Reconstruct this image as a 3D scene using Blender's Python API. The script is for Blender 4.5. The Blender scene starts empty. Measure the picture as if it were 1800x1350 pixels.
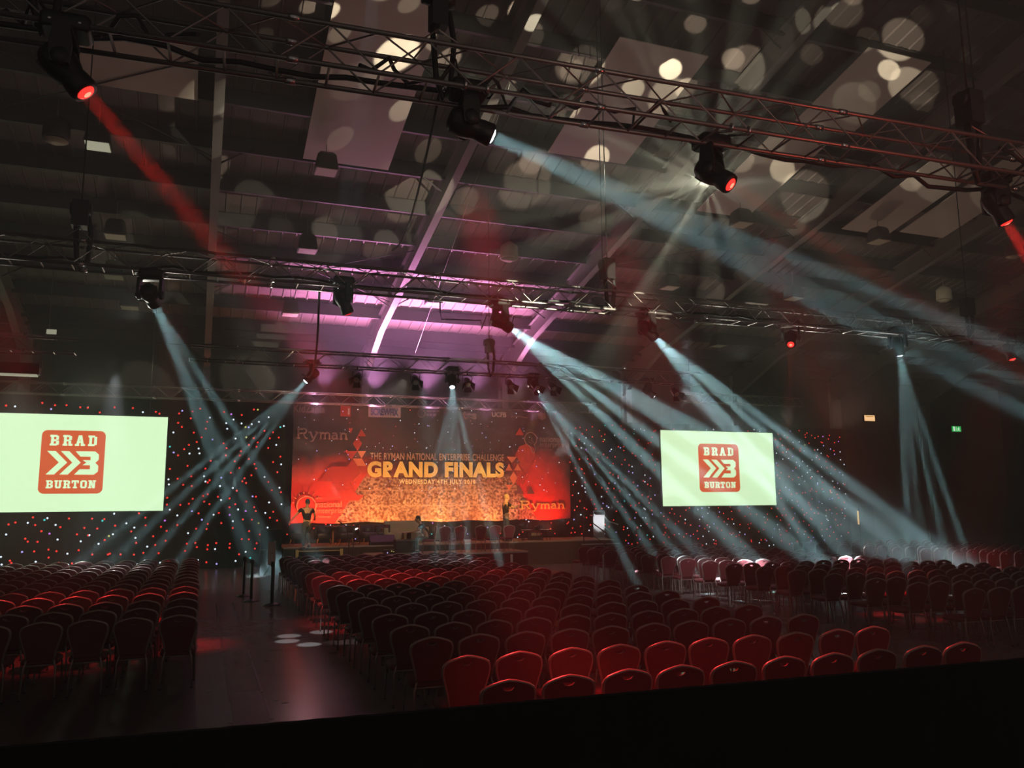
import bpy, bmesh, math, random
from mathutils import Vector, Matrix, noise
from mathutils.geometry import tessellate_polygon

random.seed(7)
S = bpy.context.scene
COL = S.collection
R = math.radians

# ------------------------------------------------------------------ camera
CAM_H = 2.35
FPX, CX, CY = 1428.0, 900.0, 675.0
YAW, PITCH, ROLL = R(20.85), R(8.43), R(0.535)
CFWD = Vector((math.sin(YAW)*math.cos(PITCH), math.cos(YAW)*math.cos(PITCH), math.sin(PITCH)))
_r0 = Vector((math.cos(YAW), -math.sin(YAW), 0)); _u0 = _r0.cross(CFWD)
CRIGHT = _r0*math.cos(ROLL) - _u0*math.sin(ROLL)
CUP = _u0*math.cos(ROLL) + _r0*math.sin(ROLL)
CLOC = Vector((0, 0, CAM_H))
cam_data = bpy.data.cameras.new('camera'); cam = bpy.data.objects.new('camera', cam_data)
COL.objects.link(cam); S.camera = cam
cam_data.sensor_fit = 'HORIZONTAL'; cam_data.sensor_width = 36; cam_data.lens = FPX/1800*36
cam_data.clip_start = 0.05; cam_data.clip_end = 300
cam.matrix_world = Matrix(((CRIGHT.x, CUP.x, -CFWD.x, 0), (CRIGHT.y, CUP.y, -CFWD.y, 0),
                           (CRIGHT.z, CUP.z, -CFWD.z, CAM_H), (0, 0, 0, 1)))
def sight(px, py): return CFWD + CRIGHT*((px-CX)/FPX) - CUP*((py-CY)/FPX)
def at_y(px, py, Y): d = sight(px, py); return CLOC + d*(Y/d.y)
def at_z(px, py, Z): d = sight(px, py); return CLOC + d*((Z-CAM_H)/d.z)

# ------------------------------------------------------------------ world, exposure
S.view_settings.view_transform = 'Standard'; S.view_settings.look = 'None'
S.view_settings.exposure = 0.0; S.view_settings.gamma = 1.0; S.view_settings.use_curve_mapping = False
S.cycles.max_bounces = 5; S.cycles.diffuse_bounces = 2; S.cycles.glossy_bounces = 3
S.cycles.transparent_max_bounces = 6; S.cycles.volume_bounces = 0
S.cycles.sample_clamp_indirect = 4.0; S.cycles.caustics_reflective = False; S.cycles.caustics_refractive = False
world = bpy.data.worlds.new('hall_dark'); S.world = world; world.use_nodes = True
WBG = world.node_tree.nodes['Background']
WBG.inputs['Color'].default_value = (1.0, 0.83, 0.72, 1); WBG.inputs['Strength'].default_value = 0.10

# ------------------------------------------------------------------ lamps
def spot(loc, target, energy, deg, color=(1, 1, 1), blend=0.4, soft=0.05, name='spot_beam'):
    l = bpy.data.lights.new(name, 'SPOT'); l.energy = energy; l.spot_size = R(deg)
    l.spot_blend = blend; l.shadow_soft_size = soft; l.color = color
    o = bpy.data.objects.new(name, l); COL.objects.link(o); o.location = loc
    o.rotation_euler = (Vector(target)-Vector(loc)).to_track_quat('-Z', 'Y').to_euler()
    return o
def beam(loc, target, power, cone, color, size=.13):
    l = bpy.data.lights.new('beam', 'AREA'); l.shape = 'DISK'; l.size = size; l.spread = R(cone*.85); l.energy = power/60000*26*(cone*.85/5)**2; l.color = color
    o = bpy.data.objects.new('beam', l); COL.objects.link(o); o.location = loc
    o.rotation_euler = (Vector(target)-Vector(loc)).to_track_quat('-Z', 'Y').to_euler()
    return o
def area(loc, target, energy, sx, sy, color, name='wash', spread=180):
    l = bpy.data.lights.new(name, 'AREA'); l.energy = energy; l.shape = 'RECTANGLE'; l.size = sx; l.size_y = sy
    l.color = color; l.spread = R(spread)
    o = bpy.data.objects.new(name, l); COL.objects.link(o); o.location = loc
    o.rotation_euler = (Vector(target)-Vector(loc)).to_track_quat('-Z', 'Y').to_euler()
    return o
WHITE = (0.56, 0.90, 0.96); REDL = (1.0, 0.03, 0.02)

# truss line positions (room axes: X across the hall, Y towards the stage)
def t1y(x): return 7.29 - 0.043*(x+1.7)
T2Y, T3Y, T4Y = 14.7, 23.3, 32.9
TZ0, TZ1 = 6.3, 6.7

# every lamp: (pixel of its lens, truss, colour, [ (target pixel, target Y) ], cone, power, parts)
HEADS = [
 ('T1', (152,164), 'red',  [at_z(1010,1170,.9)], 8.5, 12000,  'red-glowing moving head on the front truss, far left end'),
 ('T1', (866,240), 'white',[at_y(1460,548,6.7), at_y(1480,528,6.7), at_y(1500,498,6.8)], 2.2, 150000, 'black moving head on the front truss throwing a thin white beam right'),
 ('T1', (1285,325),'red',  [at_y(1500,461,6.2)], 5.0, 9000, 'red-glowing moving head hanging right of the middle of the front truss'),
 ('T1', (1770,392),'red',  [at_y(1835,500,7.0)], 8.0, 40000, 'moving head with strong red beam at the right edge, front truss'),
 ('T2', (272,535), 'white',[at_z(452,1012,0), at_z(490,1006,0), at_z(560,985,.9)], 3.3, 75000, 'moving head with white beams near the left end of the second truss'),
 ('T2', (612,552), 'red',  [], 4, 0, 'moving head with dim red lens and no beam on the second truss'),
 ('T2', (898,578), 'white',[at_z(1322,985,.9), at_z(1430,985,.9), at_z(1570,980,.9), at_z(1650,975,.9)], 4.4, 230000, 'moving head with the widest white beam fan, middle of the second truss'),
 ('T2', (1152,594),'white',[at_z(1445,985,.9), at_z(1490,980,.9), at_z(1600,985,.9), at_z(1668,980,.9)], 4.0, 210000, 'moving head on second truss beaming over the right screen'),
 ('T2', (1390,606),'red',  [at_z(1375,1045,.9)], 4.5, 6000, 'moving head with a red beam pointing straight down, second truss'),
 ('T2', (1582,625),'white',[at_z(1597,1000,0.9), at_z(1625,985,0.9), at_z(1665,980,0.9), at_z(1700,978,0.9)], 3.2, 75000, 'moving head with steep white beams near the right of the second truss'),
 ('T2', (1780,632),'red',  [at_z(1925,985,.9)], 5.0, 9000, 'moving head with red lens at the right edge, second truss'),
 ('T3', (537,671), 'white',[at_z(135,990,.9), at_z(190,992,.9), at_z(250,993,.9), at_z(312,988,.9)], 3.4, 80000, 'moving head on stage truss beaming down to the left'),
 ('T3', (795,681), 'white',[at_z(728,985,.9), at_z(765,988,.9), at_z(795,988,.9), at_z(825,990,.9), at_z(880,990,.9)], 2.8, 105000, 'moving head above the banner with a white beam fan straight down'),
 ('T3', (945,690), 'white',[at_z(1095,975,.9), at_z(1150,975,.9), at_z(1195,980,.9), at_z(1240,985,.9)], 3.6, 95000, 'moving head on stage truss beaming down to the right'),
 ('T3', (1150,697),'dim',  [at_z(1450,960,.9)], 3.0, 6000, 'small white lamp at the right of the stage truss above right screen'),
]
def truss_line(t, x): return t1y(x) if t == 'T1' else {'T2': T2Y, 'T3': T3Y, 'T4': T4Y}[t]
HEAD_INFO = []
for t, px, colr, tg, cone, power, label in HEADS:
    lens = at_y(px[0], px[1], {'T1': 7.15, 'T2': T2Y, 'T3': T3Y}[t])
    col = {'red': REDL, 'white': WHITE, 'dim': WHITE}[colr]
    tg = [Vector(v) for v in tg]
    aim = sum(tg, Vector())/len(tg) if tg else lens + Vector((.4, .2, -.9))
    ax = (aim-lens).normalized()
    for v in tg:
            beam(lens + ax*0.035, v, power, cone, col)
    HEAD_INFO.append((t, lens, ax, colr, label))

# up-lights standing on the stage floor (the floor cans themselves are built below)
CANS = [((795,926), 31.6, (820,700), 3000, 'left of the two bright floor lamps behind the stage chairs'),
        ((847,926), 31.6, (960,820), 5000, 'floor lamp behind the middle stage chairs'),
        ((922,922), 31.8, (1150,835), 9000, 'small bright floor lamp right of the standing man'),
        ((949,926), 31.0, (1140,872), 14000, 'brightest floor lamp at the right of the stage'),
        ((626,930), 31.6, (500,700), 26000, 'floor lamp under the banner beaming up to the left')]
CAN_POS = []
for px, Y, tp, e, lab in CANS:
    p = at_y(px[0], px[1], Y); tt = at_y(tp[0], tp[1], 33.0 if px[0] != 626 else 30.5)
    ax = (tt-p).normalized(); CAN_POS.append((p, ax, lab))
    beam(p+ax*0.06, tt, e*.8, 7, (0.80, 0.93, 1.0) if px[0] != 626 else (1.0, 0.9, 0.85), .16)
spot((9.6, 22.8, 5.5), at_y(890,884,31.0), 7000, 6, (1.0, .52, .10), blend=.6, soft=.1, name='stage_special')
spot((1.6, 22.8, 5.5), at_y(530,905,29.8), 1600, 8, (1.0, .58, .25), blend=.6, soft=.1, name='stage_special')
# banner colour up-lights and front washes
for x, colr, e in ((4.2, (1, .20, .11), 380), (5.8, (1, .28, .13), 240), (7.0, (1, .46, .16), 400), (9.2, (1, .49, .18), 460),
                   (11.4, (1, .40, .17), 380), (14.0, (1, .12, .07), 340)):
    spot((x, 32.4, 1.05), (x, 33.5, 3.0), e, 130, colr, blend=0.9, soft=0.15, name='banner_uplight')
for x in (5.5, 9.4, 13.0):
    spot((x, T3Y, 6.0), (x, 33.5, 3.9), 900, 40, (1.0, .82, .72), blend=0.8, soft=0.1, name='banner_wash')
# stage front light
for x, e in ((4.5, 500), (8.0, 260), (12.5, 700), (13.8, 900)):
    spot((x, T3Y, 6.0), (x+.2, 31.0, 0.9), e, 30, (1.0, .62, .25), blend=0.8, soft=0.1, name='stage_wash')
# pink wash lamps clamped on the banner truss, shining up onto the roof and along the truss
for x, e in ((4.4, 2400), (6.4, 5200), (8.6, 5200), (10.6, 3300), (12.4, 1500)):
    spot((x, 32.35, 6.95), (x-.2, 31.0, 10.4), e, 100, (1.0, 0.36, 0.80), blend=1.0, soft=0.12, name='pink_wash')
for x in (4.2, 6.6, 9.0, 11.4, 13.6):
    spot((x, 33.32, 5.9), (x, 32.55, 6.9), 520, 70, (1.0, 0.42, 0.80), blend=1.0, soft=0.05, name='pink_truss_wash')
# red washes over the seats
REDS = [((2.9, 8.9, 6.1), (3.2, 6.9, .9), 4200, 26), ((4.7, 8.9, 6.1), (5.0, 6.8, .9), 3400, 24), ((6.9, 8.7, 6.1), (7.4, 6.8, .9), 1700, 26), ((-3.2, 14.9, 6.0), (-2.1, 15.0, .9), 2200, 32),
        ((-.6, 14.9, 6.0), (-.3, 15.4, .9), 1500, 20), ((5.4, 14.9, 6.0), (6.6, 17.0, .8), 1300, 20), ((1.5, 14.9, 6.0), (3.6, 16.9, .8), 2000, 40),
        ((12.4, 14.5, 6.0), (13.6, 13.4, .6), 2200, 18), ((9.5, 7.0, 5.8), (20.2, 17.2, .8), 5500, 11)]
for a, b, e, c in REDS: spot(a, b, e, c, (1.0, .045, .05), blend=1.0, soft=0.25, name='red_wash')
# white pools
POOLS = [((5.9, 23.0, 5.9), (6.0, 20.9, .9), 3200, 22), ((-2.2, 22.9, 5.9), (-2.0, 21.9, .9), 2600, 32),
         ((9.7, 23.1, 5.9), (12.3, 17.4, .8), 11000, 18), ((8.9, 13.6, 5.8), (12.1, 18.2, .7), 1500, 20), ((15.4, 24.0, 6.3), (19.5, 19.6, .9), 5000, 30), ((2.4, 15.4, 5.8), (2.5, 14.9, .8), 260, 9)]
for a, b, e, c in POOLS: spot(a, b, e, c, (.9, .95, 1.0), blend=0.9, soft=0.1, name='white_pool')
for px in ((508,1118), (505,1127), (543,1133), (565,1111)):
    q = at_z(px[0], px[1], 0)
    spot((1.9, 9.0, 11.0), q, 9000, 1.9, (.75, .95, 1.0), blend=0.15, soft=0.03, name='floor_dot')
# dim fill light added for the roof, no such lamp in the hall
spot((4.0, -1.5, 4.5), (9, 16, 15), 300, 95, (1.0, .60, .48), blend=1.0, soft=1.0, name='roof_fill')
for x, y, e, c in ((-3.0, 27.0, 110, (1.0, .74, .62)), (3.5, 28.5, 170, (1.0, .50, .55)), (9.0, 28.5, 210, (1.0, .36, .52)), (15.5, 28.0, 210, (1.0, .56, .52)), (24.0, 26.0, 220, (1.0, .66, .50))):
    spot((x, y, 5.4), (x, 18.5, 13.0), e, 130, c, blend=1.0, soft=.4, name='bounce_fill')  # added fills standing for stage light bounced up to the roof
for x in (-3.0, 8.0, 20.0):
    spot((x, 24.0, 5.6), (x, 30.0, 2.0), 190, 150, (.88, 1.0, .84), blend=1.0, soft=.4, name='haze_fill')  # added fills that brighten the haze, no fixtures here
spot((11.0, 3.0, 4.4), (6.5, 7.1, 6.5), 300, 60, (1.0, .10, .06), blend=1.0, soft=.3, name='truss_red')
for x in (-4.0, -1.2, 1.6, 4.4, 11.6, 14.2, 16.8):
    spot((x, 15.6, 5.65), (x-.3, 14.7, 6.3), 38, 130, (1.0, .97, .85), blend=1.0, soft=.04, name='rung_fill')  # added lamps standing for beam light caught by the truss rungs
spot((2.5, 22.9, 5.8), (1.4, 15.5, 0), 60, 45, (1.0, .52, .55), blend=1.0, soft=.3, name='aisle_fill')  # added pink fill to tint the aisle floor

# the head that throws a dotted gobo on the roof
def gobo(loc, target, energy, deg):
    o = spot(loc, target, energy, deg, (1.0, .95, .70), blend=0.25, soft=0.02, name='roof_gobo')
    l = o.data; l.use_nodes = True; nt = l.node_tree; N = nt.nodes; L = nt.links
    em = N['Emission']
    tc = N.new('ShaderNodeTexCoord'); sp = N.new('ShaderNodeSeparateXYZ'); L.new(tc.outputs['Normal'], sp.inputs[0])
    dx = N.new('ShaderNodeMath'); dx.operation = 'DIVIDE'; L.new(sp.outputs[0], dx.inputs[0]); L.new(sp.outputs[2], dx.inputs[1])
    dy = N.new('ShaderNodeMath'); dy.operation = 'DIVIDE'; L.new(sp.outputs[1], dy.inputs[0]); L.new(sp.outputs[2], dy.inputs[1])
    cb = N.new('ShaderNodeCombineXYZ'); L.new(dx.outputs[0], cb.inputs[0]); L.new(dy.outputs[0], cb.inputs[1])
    tot = None
    for sc, thr, off in ((4.6, .27, 0.4), (7.0, .22, 3.3)):
        mp = N.new('ShaderNodeMapping'); mp.inputs['Location'].default_value = (off, off*.7, 0); mp.inputs['Scale'].default_value = (sc, sc, 1)
        L.new(cb.outputs[0], mp.inputs[0])
        vo = N.new('ShaderNodeTexVoronoi'); vo.voronoi_dimensions = '2D'; vo.inputs['Scale'].default_value = 1; vo.inputs['Randomness'].default_value = .9
        L.new(mp.outputs[0], vo.inputs['Vector'])
        rp = N.new('ShaderNodeMapRange'); rp.inputs['From Min'].default_value = thr; rp.inputs['From Max'].default_value = thr-.035
        L.new(vo.outputs['Distance'], rp.inputs['Value'])
        se = N.new('ShaderNodeSeparateColor'); L.new(vo.outputs['Color'], se.inputs[0])
        pw = N.new('ShaderNodeMath'); pw.operation = 'POWER'; pw.inputs[1].default_value = 2.2; L.new(se.outputs[0], pw.inputs[0])
        mu = N.new('ShaderNodeMath'); mu.operation = 'MULTIPLY'; L.new(rp.outputs[0], mu.inputs[0]); L.new(pw.outputs[0], mu.inputs[1])
        if tot is None: tot = mu
        else:
            ad = N.new('ShaderNodeMath'); ad.operation = 'ADD'; L.new(tot.outputs[0], ad.inputs[0]); L.new(mu.outputs[0], ad.inputs[1]); tot = ad
    L.new(tot.outputs[0], em.inputs['Strength'])
    return o
gobo((6.6, 9.4, 6.9), (9.6, 20.0, 12.2), 13000, 94)

# ------------------------------------------------------------------ materials
def mat(name, color, rough=.5, metal=0., vary=.0, scale=20., bump=0., emis=None, estr=1.0, spec=.5, trans=0., alpha=1.0):
    m = bpy.data.materials.new(name); m.use_nodes = True; nt = m.node_tree; N = nt.nodes; L = nt.links
    b = N['Principled BSDF']; b.inputs['Base Color'].default_value = (*color, 1); b.inputs['Roughness'].default_value = rough
    b.inputs['Metallic'].default_value = metal; b.inputs['Specular IOR Level'].default_value = spec
    if trans: b.inputs['Transmission Weight'].default_value = trans
    if alpha < 1: b.inputs['Alpha'].default_value = alpha
    if emis: b.inputs['Emission Color'].default_value = (*emis, 1); b.inputs['Emission Strength'].default_value = estr
    if vary or bump:
        tc = N.new('ShaderNodeTexCoord'); nz = N.new('ShaderNodeTexNoise'); nz.inputs['Scale'].default_value = scale; nz.inputs['Detail'].default_value = 4
        L.new(tc.outputs['Object'], nz.inputs['Vector'])
        if vary:
            mx = N.new('ShaderNodeMix'); mx.data_type = 'RGBA'
            mx.inputs['A'].default_value = (*[c*(1-vary) for c in color], 1); mx.inputs['B'].default_value = (*[min(1, c*(1+vary)) for c in color], 1)
            L.new(nz.outputs['Fac'], mx.inputs['Factor']); L.new(mx.outputs['Result'], b.inputs['Base Color'])
        if bump:
            bp = N.new('ShaderNodeBump'); bp.inputs['Strength'].default_value = bump; bp.inputs['Distance'].default_value = .02
            L.new(nz.outputs['Fac'], bp.inputs['Height']); L.new(bp.outputs['Normal'], b.inputs['Normal'])
    return m
M = {}
M['alu'] = mat('truss_aluminium', (.30, .27, .26), .38, .8, .15, 30)
M['black'] = mat('black_plastic', (.012, .012, .013), .45, 0, .2, 40)
M['blackmetal'] = mat('black_metal', (.02, .02, .02), .35, .6, .2, 40)
M['chrome'] = mat('worn_silver', (.6, .6, .6), .25, .95, .1, 30)
M['fabric'] = mat('dark_red_fabric', (.15, .016, .020), .75, 0, .25, 120, .15)
M['frame'] = mat('bronze_tube', (.36, .27, .24), .36, .45, .1, 40)
M['roof'] = mat('roof_sheet', (.165, .128, .118), .6, 0, .12, 1.5)
M['steel'] = mat('painted_roof_steel', (.20, .185, .17), .5, 0, .15, 4)
M['purlin'] = mat('dark_galvanised_purlin', (.055, .047, .045), .6, 0, .2, 6)
M['panel'] = mat('off_white_board', (.74, .64, .56), .8, 0, .06, 2)
M['wall'] = mat('dark_wall', (.035, .033, .03), .8, 0, .2, .8)
M['drape'] = mat('black_drape', (.010, .010, .010), .95, 0, .2, 10, 0, spec=.1)
M['cloth'] = mat('black_star_cloth', (.012, .013, .012), .95, 0, .2, 10, 0, spec=.1)
M['stage'] = mat('stage_deck', (.30, .22, .12), .55, 0, .25, 3)
M['skirt'] = mat('stage_skirt', (.035, .030, .018), .8, 0, .2, 8)
M['leather'] = mat('dark_leather', (.05, .045, .045), .4, 0, .2, 12)
M['cream'] = mat('cream_upholstery', (.62, .52, .33), .7, 0, .1, 15)
M['orange'] = mat('orange_lit_wood', (.65, .22, .05), .5, 0, .2, 15)  # orange light put into the table column's colour; chair legs share it
M['card'] = mat('white_card', (.75, .66, .60), .7, 0, .05, 5)
M['skin'] = mat('skin', (.62, .36, .24), .55, 0, .08, 20)
M['skin2'] = mat('warm_lit_skin', (.72, .40, .20), .55, 0, .08, 20)  # warm stage light put into the skin colour
M['tee'] = mat('black_tee', (.014, .014, .015), .85, 0, .2, 30)
M['jeans'] = mat('grey_denim', (.10, .10, .085), .8, 0, .3, 30)
M['hair'] = mat('dark_hair', (.02, .015, .012), .7, 0, .3, 60)
M['greyhair'] = mat('grey_hair', (.16, .17, .17), .7, 0, .3, 60)
M['blond'] = mat('fair_hair', (.65, .42, .14), .7, 0, .3, 60)
M['shoe'] = mat('dark_shoe', (.05, .04, .03), .6)
M['lampgrey'] = mat('grey_lamp_housing', (.075, .065, .06), .55, .2, .15, 10)
M['diffuser'] = mat('pale_lamp_diffuser', (.62, .56, .42), .5, 0, .05, 5)
M['lit_diffuser'] = mat('lit_lamp_diffuser', (.62, .60, .46), .5, 0, .05, 5, emis=(.75, .78, .55), estr=.42)
M['lens_red'] = mat('red_lens', (.3, .01, .01), .2, emis=(1, .02, .015), estr=3.0)
M['lens_redring'] = mat('red_lens_glow', (.3, .01, .01), .2, emis=(1, .10, .06), estr=5.0)
M['lens_dimred'] = mat('dim_red_lens', (.3, .01, .01), .2, emis=(1, .02, .02), estr=.9)
M['lens_white'] = mat('white_lens', (.8, .8, .8), .2, emis=(.75, .88, 1), estr=9.0)
M['can_white'] = mat('white_can_lens', (.8, .8, .8), .2, emis=(1, .97, .95), estr=5.0)
M['cable'] = mat('black_cable', (.012, .012, .012), .6)
M['wire'] = mat('steel_wire', (.35, .34, .32), .4, .7)
M['gold'] = mat('gold_lit_edge', (.75, .55, .20), .45, .2, .1, 10)  # gold of the light on the step edges, put into their colour
M['glass'] = mat('fluted_acrylic', (.9, .93, .95), .25, 0, 0, 5, trans=.35)
M['silver_edge'] = mat('silver_edge', (.55, .55, .52), .35, .7)
M['white_text'] = mat('pale_print', (.62, .50, .42), .7)
M['exit_green'] = mat('green_exit_face', (.02, .5, .1), .5, emis=(.02, .62, .10), estr=1.0)
M['exit_white'] = mat('white_exit_mark', (.8, .9, .8), .5, emis=(.75, 1, .75), estr=1.2)
M['sign_yellow'] = mat('lit_yellow_sign', (.9, .7, .4), .5, emis=(1.0, .62, .28), estr=1.5)
M['sign_text'] = mat('sign_dark_text', (.3, .15, .02), .5, emis=(.55, .25, .05), estr=.6)
M['bar'] = mat('lit_door_gap', (.9, .6, .2), .5, emis=(1, .62, .22), estr=1.0)
M['screen'] = mat('projection_surface', (.06, .06, .06), .8, emis=(.70, 1.0, .60), estr=1.36)
M['logo_red'] = mat('logo_orange', (.3, .05, .02), .8, emis=(.80, .13, .04), estr=1.05)
M['screen_edge'] = mat('screen_border', (.02, .02, .02), .7)
for n, c, e in (('red', (1, .03, .02), 1.6), ('white', (.75, .88, 1), 1.6), ('blue', (.45, .40, 1), 1.4), ('teal', (.05, .8, .75), 1.2), ('violet', (.7, .2, 1), 1.2), ('yellow', (.7, .7, .15), 1.2)):
    M['led_'+n] = mat('led_'+n, (.1, .1, .1), .4, emis=c, estr=e)

# ------------------------------------------------------------------ mesh helpers
class MB:
    def __init__(s): s.bm = bmesh.new(); s.mats = []; s.cur = 0
    def use(s, m):
        if m not in s.mats: s.mats.append(m)
        s.cur = s.mats.index(m); return s
    def _f(s, vs, smooth=False):
        try:
            f = s.bm.faces.new(vs); f.material_index = s.cur; f.smooth = smooth; return f
        except ValueError: return None
    def box(s, a, b, mtx=None):
        x0, y0, z0 = a; x1, y1, z1 = b
        P = [(x0,y0,z0),(x1,y0,z0),(x1,y1,z0),(x0,y1,z0),(x0,y0,z1),(x1,y0,z1),(x1,y1,z1),(x0,y1,z1)]
        v = [s.bm.verts.new(mtx @ Vector(p) if mtx else p) for p in P]
        for q in ((0,3,2,1),(4,5,6,7),(0,1,5,4),(1,2,6,5),(2,3,7,6),(3,0,4,7)): s._f([v[i] for i in q])
        return s
    def tube(s, pts, r, seg=8, closed=False, cap=True):
        pts = [Vector(p) for p in pts]; n = len(pts); rs = r if isinstance(r, (list, tuple)) else [r]*n
        rings = []; prev = None
        for i, p in enumerate(pts):
            if closed: t = pts[(i+1) % n]-pts[i-1]
            else: t = pts[min(i+1, n-1)]-pts[max(i-1, 0)]
            if t.length < 1e-9: t = Vector((0, 0, 1))
            t.normalize()
            if prev is None:
                u = t.cross(Vector((0, 0, 1)))
                if u.length < 1e-3: u = t.cross(Vector((1, 0, 0)))
            else:
                u = prev - t*prev.dot(t)
                if u.length < 1e-4: u = t.cross(Vector((0.3, 1, 0.2)))
            u.normalize(); w = t.cross(u); prev = u
            rings.append([s.bm.verts.new(p + (u*math.cos(a)+w*math.sin(a))*rs[i]) for a in [2*math.pi*k/seg for k in range(seg)]])
        m = n if closed else n-1
        for i in range(m):
            A, B = rings[i], rings[(i+1) % n]
            for k in range(seg): s._f([A[k], A[(k+1) % seg], B[(k+1) % seg], B[k]], True)
        if cap and not closed:
            s._f(list(reversed(rings[0]))); s._f(rings[-1])
        return s
    def lathe(s, prof, seg=16, mtx=None, cap=True):
        rings = []
        for r, z in prof:
            rings.append([s.bm.verts.new((mtx @ Vector((r*math.cos(a), r*math.sin(a), z))) if mtx else (r*math.cos(a), r*math.sin(a), z)) for a in [2*math.pi*k/seg for k in range(seg)]])
        for A, B in zip(rings, rings[1:]):
            for k in range(seg): s._f([A[k], A[(k+1) % seg], B[(k+1) % seg], B[k]], True)
        if cap: s._f(list(reversed(rings[0]))); s._f(rings[-1])
        return s
    def plate(s, outer, holes, fn0, fn1, smooth=False):
        """outline with holes; fn0 / fn1 turn a 2-D point into the front / back 3-D point"""
        loops = [outer]+list(holes); flat = [p for l in loops for p in l]
        tris = tessellate_polygon([[Vector((p[0], p[1], 0)) for p in l] for l in loops])
        a = [s.bm.verts.new(fn0(p)) for p in flat]; b = [s.bm.verts.new(fn1(p)) for p in flat]
        for t in tris: s._f([a[t[0]], a[t[1]], a[t[2]]], smooth); s._f([b[t[2]], b[t[1]], b[t[0]]], smooth)
        k = 0
        for l in loops:
            n = len(l)
            for i in range(n): s._f([a[k+i], b[k+i], b[k+(i+1) % n], a[k+(i+1) % n]], False)
            k += n
        return s
    def layers(s, loops):
        """stack of equal-length loops, capped top and bottom"""
        R_ = [[s.bm.verts.new(p) for p in l] for l in loops]
        for A, B in zip(R_, R_[1:]):
            n = len(A)
            for k in range(n): s._f([A[k], A[(k+1) % n], B[(k+1) % n], B[k]], True)
        s._f(list(reversed(R_[0]))); s._f(R_[-1], True)
        return s
    def ball(s, c, rad, seg=12, ring=8, mtx=None):
        c = Vector(c); rx, ry, rz = rad if isinstance(rad, (tuple, list)) else (rad,)*3
        rows = []
        for i in range(1, ring):
            th = math.pi*i/ring
            rows.append([s.bm.verts.new(((mtx @ q) if mtx else q)) for q in
                         [c+Vector((rx*math.sin(th)*math.cos(2*math.pi*k/seg), ry*math.sin(th)*math.sin(2*math.pi*k/seg), rz*math.cos(th))) for k in range(seg)]])
        t = c+Vector((0, 0, rz)); b = c-Vector((0, 0, rz))
        tv = s.bm.verts.new(mtx @ t if mtx else t); bv = s.bm.verts.new(mtx @ b if mtx else b)
        for k in range(seg):
            s._f([tv, rows[0][k], rows[0][(k+1) % seg]], True); s._f([bv, rows[-1][(k+1) % seg], rows[-1][k]], True)
        for A, B in zip(rows, rows[1:]):
            for k in range(seg): s._f([A[k], B[k], B[(k+1) % seg], A[(k+1) % seg]], True)
        return s
    def mesh(s, name):
        bmesh.ops.recalc_face_normals(s.bm, faces=s.bm.faces)
        me = bpy.data.meshes.new(name); s.bm.to_mesh(me); s.bm.free()
        for m in s.mats: me.materials.append(M[m] if isinstance(m, str) else m)
        return me
    def build(s, name, m=None, parent=None, **kw):
        if m is not None: s.mats = [m] if not s.mats else s.mats
        o = bpy.data.objects.new(name, s.mesh(name)); COL.objects.link(o)
        if parent is not None: o.parent = parent
        for k, v in kw.items(): o[k] = v
        return o
def empty(name, loc=(0, 0, 0), rz=0, label=None, cat=None, group=None):
    o = bpy.data.objects.new(name, None); COL.objects.link(o); o.location = loc; o.rotation_euler = (0, 0, rz)
    o.empty_display_size = .1
    tag(o, label, cat, group); return o
def tag(o, label=None, cat=None, group=None, kind=None):
    if label: o['label'] = label
    if cat: o['category'] = cat
    if group: o['group'] = group
    if kind: o['kind'] = kind
    return o
def copy_tree(o, parent=None):
    c = o.copy(); COL.objects.link(c)
    if parent is not None: c.parent = parent
    for ch in KIDS.get(o.name, []): copy_tree(ch, c)
    return c
KIDS = {}
def reg_kids(o):
    KIDS[o.name] = [c for c in bpy.data.objects if c.parent == o]
    for c in KIDS[o.name]: reg_kids(c)
def rrect(x0, y0, x1, y1, r, n=4):
    pts = []
    for cx, cy, a0 in ((x1-r, y1-r, 0), (x0+r, y1-r, 90), (x0+r, y0+r, 180), (x1-r, y0+r, 270)):
        for k in range(n+1): a = R(a0+90*k/n); pts.append((cx+r*math.cos(a), cy+r*math.sin(a)))
    return pts
def text_mesh(body, w, h, bold=0.0, space=1.0, depth=.01):
    """lettering fitted into w x h, lying in the XZ plane facing -Y, left-bottom at the origin"""
    cu = bpy.data.curves.new('t', 'FONT'); cu.body = body; cu.offset = bold; cu.space_character = space; cu.extrude = .01
    ob = bpy.data.objects.new('t', cu); COL.objects.link(ob)
    dg = bpy.context.evaluated_depsgraph_get(); me = bpy.data.meshes.new_from_object(ob.evaluated_get(dg))
    bpy.data.objects.remove(ob)
    xs = [v.co.x for v in me.vertices]; ys = [v.co.y for v in me.vertices]
    x0, x1, y0, y1 = min(xs), max(xs), min(ys), max(ys)
    for v in me.vertices:
        x, y, z = v.co; v.co = ((x-x0)/(x1-x0)*w, -z/.01*depth/2, (y-y0)/(y1-y0)*h)
    me.materials.clear(); return me
def letter(body, x, z, w, h, y, m, parent, name='lettering', **kw):
    me = text_mesh(body, w, h, kw.pop('bold', 0), kw.pop('space', 1)); me.materials.append(m if not isinstance(m, str) else M[m])
    o = bpy.data.objects.new(name, me); COL.objects.link(o); o.parent = parent; o.location = (x, y, z)
    for k, v in kw.items(): o[k] = v
    return o

# ------------------------------------------------------------------ the hall
def struct(o): o['kind'] = 'structure'; return o
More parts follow.
